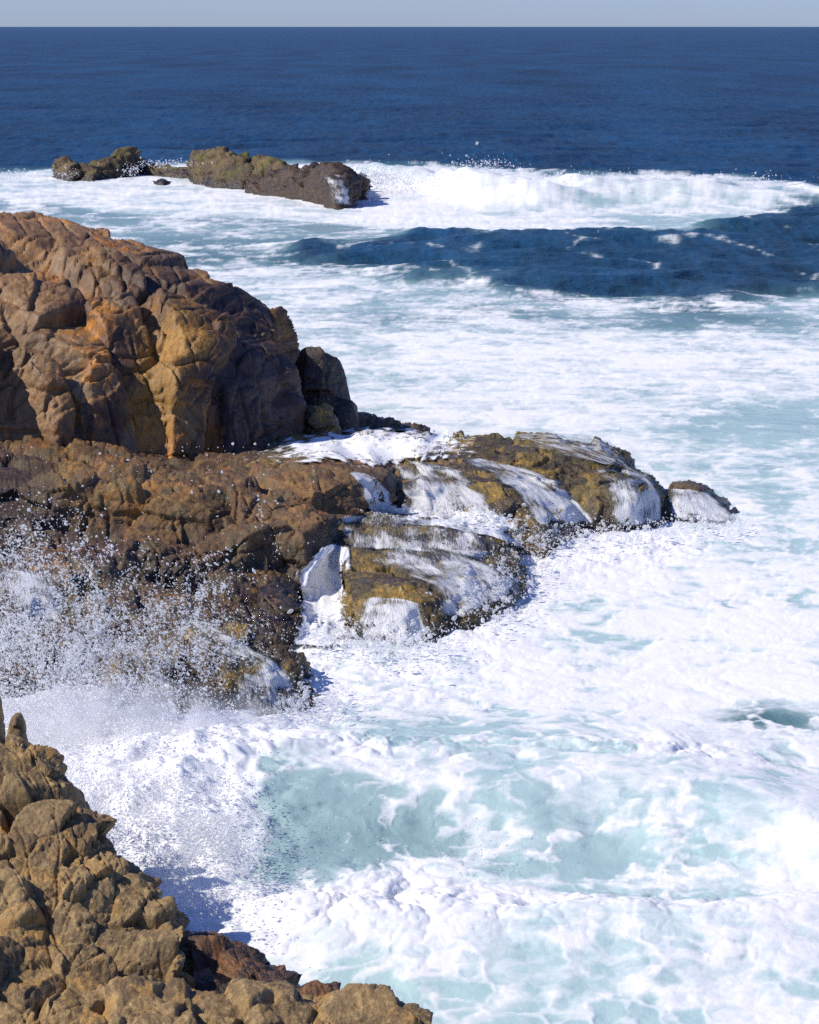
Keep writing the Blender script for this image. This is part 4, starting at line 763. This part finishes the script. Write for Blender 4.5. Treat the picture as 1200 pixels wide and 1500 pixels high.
# ------------------------------------------------------------------ water draped over the rocks
def tree():
    V = []; Fc = []; n = 0
    for lab, (v, q) in ROCKS.items():
        c = v.mean(0)
        if c[1] < 35: continue
        V.append(v); Fc.append(q + n); n += len(v)
    return BVHTree.FromPolygons([tuple(x) for x in np.concatenate(V).tolist()], np.concatenate(Fc).tolist())
BVH = tree(); EYE = np.array((0, 0, CAM_H))
def depth_at(px, py, zs):
    o = np.zeros(len(px)); ev = Vector(EYE)
    for i in range(len(px)):
        d = P(px[i], py[i], 1.0) - EYE; L = np.linalg.norm(d); d = Vector(d / L)
        h = BVH.ray_cast(ev, d)
        t = (CAM_H - zs) / -d.z if d.z < 0 else 1e3
        o[i] = min(t, h[3] if h[0] is not None else 1e3)
    return o
def film(label, rows, dens, seed, step=2.2, blur=5, lift=0.05, zs=0.15, fade_u=0.18, fade_v=(0.08, 0.10), var=0.25, group="thin falls of sea water draining off the rocks", name="waterfall", cat="waterfall", rough=0.05, slope=0.8):
    A = np.array(rows, float); Rn, Cn = A.shape[:2]
    kv = max(12, int(np.linalg.norm(np.diff(A, axis=0), axis=-1).max(1).sum() / step)); ku = max(12, int(np.linalg.norm(np.diff(A, axis=1), axis=-1).max(0).sum() / step))
    def lerp(A, ax, k):
        t = np.linspace(0, A.shape[ax] - 1, k); i = np.minimum(t.astype(int), A.shape[ax] - 2); w = t - i; w = w * w * (3 - 2 * w) * 0.4 + w * 0.6
        sh = [1, 1, 1]; sh[ax] = -1; w = w.reshape(sh); return np.take(A, i, ax) * (1 - w) + np.take(A, i + 1, ax) * w
    B = lerp(lerp(A, 0, kv), 1, ku); px = B[..., 0].ravel(); py = B[..., 1].ravel()
    t0 = depth_at(px, py, zs).reshape(kv, ku); t = t0.copy()
    for _ in range(blur):
        q = np.pad(t, 1, 'edge'); t = np.minimum((q[:-2, 1:-1] + q[2:, 1:-1] + q[1:-1, :-2] + q[1:-1, 2:]) / 4, t0 + 0.02)
    U, V = np.meshgrid(np.linspace(0, 1, ku), np.linspace(0, 1, kv))
    d = np.stack([P(a, b, 1.0) for a, b in zip(px, py)]) - EYE; d /= np.linalg.norm(d, axis=1)[:, None]
    X = EYE + d * (t.ravel() - lift)[:, None]
    g = X.reshape(kv, ku, 3)
    fu = np.concatenate([np.zeros((kv, 1)), np.cumsum(np.linalg.norm(np.diff(g, axis=1), axis=-1), 1)], 1); fu = fu.mean(0)[None] + 0 * fu
    fv = np.concatenate([np.zeros((1, ku)), np.cumsum(np.linalg.norm(np.diff(g, axis=0), axis=-1), 0)], 0); fv = fv.mean(1)[:, None] + 0 * fv
    fu = fu + seed * 7.7; fv = fv + seed * 3.1
    n = noise2(fu.ravel() * 5, fv.ravel() * 0.7); n2 = fbm2(fu.ravel() * 1.5, fv.ravel() * 0.8, 3)
    X = X - d * (rough * (n * 0.5 + n2))[:, None]
    gz = X.reshape(kv, ku, 3); dz = np.gradient(gz, axis=0); steep = np.clip(-dz[..., 2] / (np.linalg.norm(dz, axis=-1) + 1e-6), 0, 1)
    for _ in range(4):
        q = np.pad(steep, 1, 'edge'); steep = (q[:-2, 1:-1] + q[2:, 1:-1] + q[1:-1, :-2] + q[1:-1, 2:] + q[1:-1, 1:-1]) / 5
    D = (dens + 0.20 * (slope > 0)) * (1 - slope + slope * (0.58 + 0.75 * steep)) + var * n2.reshape(kv, ku)
    wob = 0.5 * fbm2(fu.ravel() * 1.3 + 40, fv.ravel() * 1.3, 3).reshape(kv, ku)
    D = D * sstep(0, 1, np.minimum(U, 1 - U) / fade_u * 0.8 + wob * 0.6) * sstep(0, 1, V / fade_v[0] + wob) * sstep(0, 1, (1 - V) / fade_v[1] + wob)
    o = mesh_from(name, X, grid_faces(kv, ku), M_WASH if name == 'wash' else M_FALL, attrs={'dens': np.clip(D, 0, 1.3)})
    uvl = o.data.uv_layers.new(name='flow'); li = np.zeros(len(o.data.loops), np.int32); o.data.loops.foreach_get('vertex_index', li)
    uvl.data.foreach_set('uv', np.stack([fu.ravel()[li], fv.ravel()[li]], 1).astype(np.float32).ravel())
    tag(o, label, cat, group); return o
GW = "white wash spilling between the rocks"
film("white wash swirling over the shelf at the foot of the headland", [[(338, 668), (430, 636), (540, 622), (650, 628), (740, 640)], [(350, 676), (440, 660), (540, 650), (640, 650), (745, 655)], [(400, 692), (480, 676), (560, 690), (620, 680), (750, 668)]], 0.85, 1, name="wash", cat="water", slope=0, fade_u=0.3, group=GW, blur=25, lift=0.10, fade_v=(0.3, 0.3), var=0.45)
film("smooth dark-streaked sheet sliding over the crown behind the olive hump", [[(690, 640), (780, 632), (860, 636), (905, 650)], [(760, 655), (820, 650), (880, 660), (930, 680)], [(870, 680), (905, 684), (930, 692), (962, 712)]], 0.50, 2)
film("thin braided fall down the side of the square brown block", [[(505, 690), (530, 690), (552, 696)], [(525, 712), (548, 716), (572, 722)], [(540, 752), (560, 756), (585, 756)]], 0.62, 3)
film("upper curtain of white strands dropping between the brown block and the diagonal rock", [[(560, 672), (610, 672), (650, 682), (690, 692)], [(572, 698), (620, 698), (665, 702), (705, 712)], [(585, 728), (635, 730), (690, 735), (735, 745)], [(585, 756), (640, 762), (700, 770), (760, 780)]], 0.60, 4)
film("broad white chute pouring down the seaward flank of the diagonal rock", [[(660, 672), (700, 670), (740, 678), (790, 690)], [(705, 690), (745, 692), (785, 700), (835, 708)], [(745, 720), (785, 722), (820, 728), (855, 735)], [(785, 775), (815, 772), (850, 770), (885, 768)]], 0.64, 5)
film("spilling veil over the dark front of the yellow-topped block", [[(850, 686), (890, 684), (925, 684), (960, 694)], [(880, 706), (915, 704), (945, 708), (975, 716)], [(890, 738), (925, 736), (955, 738), (982, 738)], [(890, 774), (925, 776), (955, 774), (985, 765)]], 0.46, 6)
film("low white slide over the outermost rock at the tip", [[(975, 714), (1010, 716), (1045, 722)], [(975, 732), (1020, 734), (1070, 744)], [(975, 765), (1030, 768), (1098, 766)]], 0.70, 7)
film("shallow film running along the low terrace below the upper falls", [[(462, 756), (560, 752), (660, 764), (730, 782)], [(462, 775), (560, 776), (660, 784), (740, 800)], [(470, 806), (560, 806), (660, 812), (760, 828)]], 0.44, 8)
film("wide silvery sheet spread across the sloping apron", [[(505, 800), (590, 798), (670, 802), (735, 806)], [(530, 825), (610, 828), (690, 826), (752, 830)], [(620, 856), (660, 860), (715, 850), (770, 842)], [(640, 905), (680, 905), (725, 885), (775, 860)]], 0.56, 9)
film("fan of falling water over the face of the green-mossed rock", [[(530, 876), (560, 872), (592, 876), (618, 884)], [(522, 902), (556, 900), (598, 902), (632, 905)], [(505, 945), (552, 950), (602, 950), (650, 940)]], 0.58, 10)
film("dense white channel rushing down beside the ledge", [[(470, 796), (495, 796), (520, 806)], [(430, 840), (470, 836), (515, 842)], [(432, 880), (470, 880), (512, 886)], [(425, 945), (470, 950), (525, 945)]], 1.15, 11, group=GW, name="wash", cat="water", slope=0, fade_u=0.3, fade_v=(0.1, 0.05), rough=0.10, blur=8, lift=0.12, var=0.5)
film("foaming pool caught between the upper falls and the low terrace", [[(545, 744), (640, 744), (720, 752), (800, 766)], [(550, 756), (640, 760), (710, 772), (790, 785)], [(570, 766), (650, 772), (720, 786), (780, 810)]], 1.2, 12, group=GW, name="wash", cat="water", slope=0, fade_u=0.3, rough=0.12, fade_v=(.1, .1))
film("thin white trickles draining diagonally off the wet slope under the spray", [[(240, 880), (270, 884), (300, 896)], [(262, 915), (300, 918), (350, 930)], [(300, 955), (350, 950), (410, 965)], [(380, 990), (420, 985), (455, 1010)]], 0.50, 13, fade_v=(.3, .3), fade_u=0.35, slope=0.3)
film("glistening sheet over the smooth hump at the inland end of the slope", [[(-60, 828), (20, 832), (95, 846)], [(-60, 850), (20, 852), (110, 866)], [(-60, 900), (30, 905), (130, 930)]], 0.40, 14)
film("foam sliding off the barnacled rock into the surf", [[(330, 945), (380, 952), (425, 980)], [(340, 985), (395, 995), (445, 1015)], [(340, 1050), (400, 1055), (470, 1050)]], 0.42, 15)

film("white runoff streaking down the dark slab at the end of the largest islet", [[(458, 258), (485, 254), (512, 258)], [(468, 274), (495, 274), (520, 276)], [(478, 298), (505, 302), (528, 302)]], 0.30, 16, step=1.6, lift=0.15, fade_u=0.3)

# ------------------------------------------------------------------ spray
OCT_V = np.array([(1, 0, 0), (-1, 0, 0), (0, 1, 0), (0, -1, 0), (0, 0, 1), (0, 0, -1)], float)
OCT_F = np.array([(0, 2, 4), (2, 1, 4), (1, 3, 4), (3, 0, 4), (2, 0, 5), (1, 2, 5), (3, 1, 5), (0, 3, 5)])
TET_V = np.array([(1, 1, 1), (-1, -1, 1), (-1, 1, -1), (1, -1, -1)], float) * 0.75
TET_F = np.array([(0, 1, 3), (0, 2, 1), (0, 3, 2), (1, 2, 3)])
def ball(level):
    bm = bmesh.new(); bmesh.ops.create_icosphere(bm, subdivisions=level, radius=1.0)
    v = np.array([x.co[:] for x in bm.verts]); f = np.array([[q.index for q in p.verts] for p in bm.faces]); bm.free(); return v, f
def droplets(name, label, pos, r, rng, unit_px, cat="spray"):
    """Water drops: round where they show large, simpler where they are specks."""
    V = []; Fc = []; n0 = 0
    for lo, hi, (bv, bf) in ((0, 1.5, (TET_V, TET_F)), (1.5, 3.2, (OCT_V, OCT_F)), (3.2, 99, ball(2))):
        k = (r / unit_px >= lo) & (r / unit_px < hi); n = int(k.sum())
        if not n: continue
        q, _ = np.linalg.qr(rng.normal(size=(n, 3, 3))); rk = r[k]
        st = np.stack([rk * rng.uniform(0.8, 1.15, n), rk * rng.uniform(0.7, 1.1, n), rk * rng.uniform(0.8, 1.8, n)], 1)
        v = bv[None] * st[:, None]; v = v * (1 + 0.25 * np.sin(bv[None] * rng.uniform(1, 3, (n, 1, 3)) + rng.uniform(0, 6, (n, 1, 3))))
        v = np.einsum('nij,nkj->nki', q, v) + pos[k][:, None]
        V.append(v.reshape(-1, 3)); f = (bf[None] + (np.arange(n) * len(bv))[:, None, None]).reshape(-1, 3); Fc.append(f + n0); n0 += n * len(bv)
    o = mesh_from(name, np.concatenate(V), np.concatenate(Fc), M_DROP)
    tag(o, label, cat, kind='stuff'); return o
def sample(rng, n, box, dens, clump=0.6, cs=60.0):
    """Random frame points in a box thinned by a density function and clumped by noise."""
    out = []; tot = 0
    while tot < n:
        u = rng.uniform(box[0], box[2], 60000); v = rng.uniform(box[1], box[3], 60000)
        c = fbm2(u / cs, v / cs, 5, 0.65)
        k = rng.random(60000) < dens(u, v) * np.clip(1 - clump + clump * (0.5 + 1.3 * c), 0, 1.5)
        out.append(np.stack([u[k], v[k]], 1)); tot += k.sum()
    return np.concatenate(out)[:n]
def unproj(uv, Y):
    c, s = math.cos(PITCH), math.sin(PITCH); dx = (uv[:, 0] - 600) / F; dz = (750 - uv[:, 1]) / F
    dy = c + dz * s; zz = -s + dz * c
    return np.stack([dx / dy * Y, Y, CAM_H + zz / dy * Y], 1)
rs = np.random.default_rng(99)
PXM = 40.5 / F                        # metres per photograph pixel at the splash
top = lambda u: np.interp(u, [-200, 0, 60, 120, 200, 300, 380, 470, 520], [690, 690, 690, 720, 770, 790, 800, 860, 960])
def d_sparse(u, v): return np.clip((v - top(u)) / 330, 0, 1) ** 1.5 * sstep(470, 270, u + (v - 900) * 0.35) * sstep(1120, 940, v) + 0.012 * (v > 650) * (u < 460)
uv = sample(rs, 20000, (-160, 640, 540, 1120), d_sparse, 0.75, 90)
Y = np.clip(rs.normal(41, 0.9, len(uv)), 38.5, 42.6)
rr = PXM * np.clip(rs.lognormal(-0.35, 0.6, len(uv)), 0.3, 3.0)
cc = sample(rs, 520, (-140, 740, 440, 1010), d_sparse, 0.8, 80); n_ = 26; th = rs.normal(-0.1, 0.6, 520)[:, None]
s1_ = rs.normal(0, 1, (520, n_)) * rs.uniform(5, 16, (520, 1)); s2_ = rs.normal(0, 1, (520, n_)) * rs.uniform(1.5, 4.5, (520, 1))
cu = cc[:, :1] + np.sin(th) * s1_ + np.cos(th) * s2_; cv = cc[:, 1:] - np.cos(th) * s1_ + np.sin(th) * s2_
uv = np.concatenate([uv, np.stack([cu.ravel(), cv.ravel()], 1)]); Y = np.concatenate([Y, np.clip(np.repeat(rs.normal(41, 0.8, 520), n_) + rs.normal(0, 0.06, 520 * n_), 38.5, 42.6)])
rr = np.concatenate([rr, PXM * np.clip(rs.lognormal(-0.2, 0.5, 520 * n_), 0.3, 2.2)])
droplets("flying_spray", "flying white droplets thrown up by the wave across the brown rock slope", unproj(uv, Y), rr, rs, PXM)
# thrown jets: drops strung along ballistic arcs
ju = rs.uniform(-120, 330, 260); jv = np.interp(ju, [-200, 0, 100, 250, 400, 480], [960, 980, 990, 1010, 1060, 1100]) + rs.uniform(-60, 90, 260)
J = []
for a0, b0 in zip(ju, jv):
    n = rs.integers(40, 130); L = rs.gamma(3.0, 38); th = rs.normal(-0.12, 0.5); tt = np.sqrt(rs.random(n)); sp = rs.uniform(3, 9)
    J.append(np.stack([a0 + math.sin(th) * L * tt + rs.normal(0, sp, n) * tt, b0 - math.cos(th) * L * tt + 0.35 * L * tt ** 2 + rs.normal(0, sp, n) * tt, np.full(n, rs.normal(40.4, 0.8)) + rs.normal(0, 0.15, n), PXM * np.clip(rs.lognormal(-0.15, 0.55, n) * (1.15 - 0.5 * tt), 0.35, 3)], 1))
J = np.concatenate(J)
droplets("spray_jet", "jets of white drops shooting up from the burst in front of the slope", unproj(J[:, :2], np.clip(J[:, 2], 38.3, 42.3)), J[:, 3], rs, PXM)
def d_dense(u, v):
    b = np.interp(u, [-200, 0, 100, 250, 400, 480], [900, 920, 930, 960, 1030, 1100])
    return sstep(0, 190, v - b) * (1 - sstep(300, 420, u) * sstep(1090, 1150, v)) * sstep(480, 290, u - (v - 1080) * 0.55) * sstep(1310, 1160, v - np.clip((u - 150) * 0.35, 0, 55)) * sstep(620, 380, u + np.clip(v - 1230, 0, 200) * 0.8)
uv = sample(rs, 70000, (-160, 880, 620, 1400), d_dense, 0.85, 55)
Y = np.clip(rs.normal(39.0, 1.0, len(uv)), 36.0, 41.5); p = unproj(uv, Y); zmin = 0.1; k = p[:, 2] < zmin
p[k] = EYE + (p[k] - EYE) * ((CAM_H - rs.uniform(zmin, 0.9, k.sum())) / (CAM_H - p[k, 2]))[:, None]
droplets("bursting_splash", "dense white burst of spray where the wave hits beside the tan outcrop", p, PXM * np.clip(rs.lognormal(-0.25, 0.55, len(p)), 0.3, 3), rs, PXM)
def d_mist(u, v):
    return blobs(u, v, [(430, 1215, 90, 50, .3), (400, 1150, 110, 50, .6), (520, 1130, 120, 16, .5), (700, 1230, 70, 40, .2)])
uv = sample(rs, 6000, (200, 1050, 860, 1440), d_mist, 0.85, 45)
g = np.stack([G(a, b, 0) for a, b in uv]); h = rs.exponential(0.16, len(uv)) + 0.03
p = EYE + (g - EYE) * ((CAM_H - h) / CAM_H)[:, None]
droplets("fine_spray", "fine spray blown over the turquoise wave face", p, PXM * 0.7 * np.clip(rs.lognormal(-0.3, 0.5, len(p)), 0.3, 2.5), rs, PXM)
def d_falls(u, v):
    return blobs(u, v, [(590, 940, 70, 22, .9), (480, 930, 40, 25, .6), (720, 880, 50, 25, .7), (770, 830, 50, 25, .8), (820, 785, 60, 18, .9), (930, 780, 60, 14, .8), (1040, 765, 60, 10, .7), (700, 762, 50, 14, .7), (620, 750, 40, 10, .7), (450, 1030, 50, 30, .6), (560, 750, 20, 10, .5)])
uv = sample(rs, 7000, (400, 700, 1130, 1080), d_falls, 0.7, 30)
g = np.stack([G(a, b, 0) for a, b in uv]); t = depth_at(uv[:, 0], uv[:, 1], 0.3); L = np.linalg.norm(g - EYE, axis=1)
p = EYE + (g - EYE) / L[:, None] * (t - rs.uniform(0.05, 0.4, len(t)))[:, None]
droplets("splash_at_falls", "white splashing droplets along the foot of the falls", p, 0.015 * np.clip(rs.lognormal(0.0, 0.5, len(p)), 0.4, 3.5), rs, PXM)
def d_far(u, v):
    return blobs(u, v, [(700, 256, 40, 14, 1.3), (640, 268, 60, 14, .6), (560, 260, 40, 14, .9), (800, 262, 60, 8, .6), (900, 262, 90, 6, .5), (1060, 266, 60, 8, .6), (1120, 272, 30, 6, .5), (515, 285, 20, 12, .6), (40, 256, 50, 6, .5), (190, 250, 10, 6, .6), (240, 240, 40, 5, .5)])
uv = sample(rs, 9000, (0, 220, 1200, 320), d_far, 0.7, 30)
p = unproj(uv, rs.normal(178, 3, len(uv)) + np.interp(uv[:, 0], [300, 500], [8, 0]))
droplets("breaker_spray", "white spray flung from the crest of the offshore breaker", p[p[:, 2] > 0.1], 0.032 * np.clip(rs.lognormal(0.0, 0.5, (p[:, 2] > 0.1).sum()), 0.4, 3), rs, 0.04)

# soft mist hanging in the burst
def mist(name, label, c, r, dens, seed, cl=(0.42, 0.62)):
    bm = bmesh.new(); bmesh.ops.create_icosphere(bm, subdivisions=4, radius=1.0); v = np.array([x.co[:] for x in bm.verts]); f = np.array([[q.index for q in p.verts] for p in bm.faces]); bm.free()
    v = v * (1 + 0.25 * fbm3(v * 1.5 + seed, 3))[:, None] * np.array(r) + c
    t = NT('mist_air_' + name); pos = t.n('ShaderNodeNewGeometry').outputs['Position']
    tc = t.n('ShaderNodeTexCoord').outputs['Object']
    ln = t.n('ShaderNodeVectorMath', operation='LENGTH'); t.l(t.vscale(tc, tuple(1 / q for q in r)), ln.inputs[0])
    n = t.noise(tc, 1.6, 5, 0.65, 0.4)
    dn = t.math('MULTIPLY', t.mapr(n, *cl), t.mapr(ln.outputs['Value'], 1.0, 0.35)); dn = t.math('MULTIPLY', dn, dens)
    vol = t.n('ShaderNodeVolumePrincipled'); vol.inputs['Color'].default_value = (0.97, 0.97, 0.98, 1); vol.inputs['Anisotropy'].default_value = 0.1; t.l(dn, vol.inputs['Density'])
    t.l(vol.outputs[0], t.out.inputs['Volume'])
    o = mesh_from(name, v, f, t.m, loc=c); tag(o, label, "mist", kind='stuff'); return o
mist("spray_mist", "white mist hanging in the burst beside the tan outcrop", P(190, 1110, 39.4), (3.3, 1.6, 1.5), 3.4, 3, (0.40, 0.60))
mist("wave_mist", "thin mist drifting over the turquoise wave face", P(560, 1265, 35.8), (2.6, 1.4, 0.8), 0.9, 9)
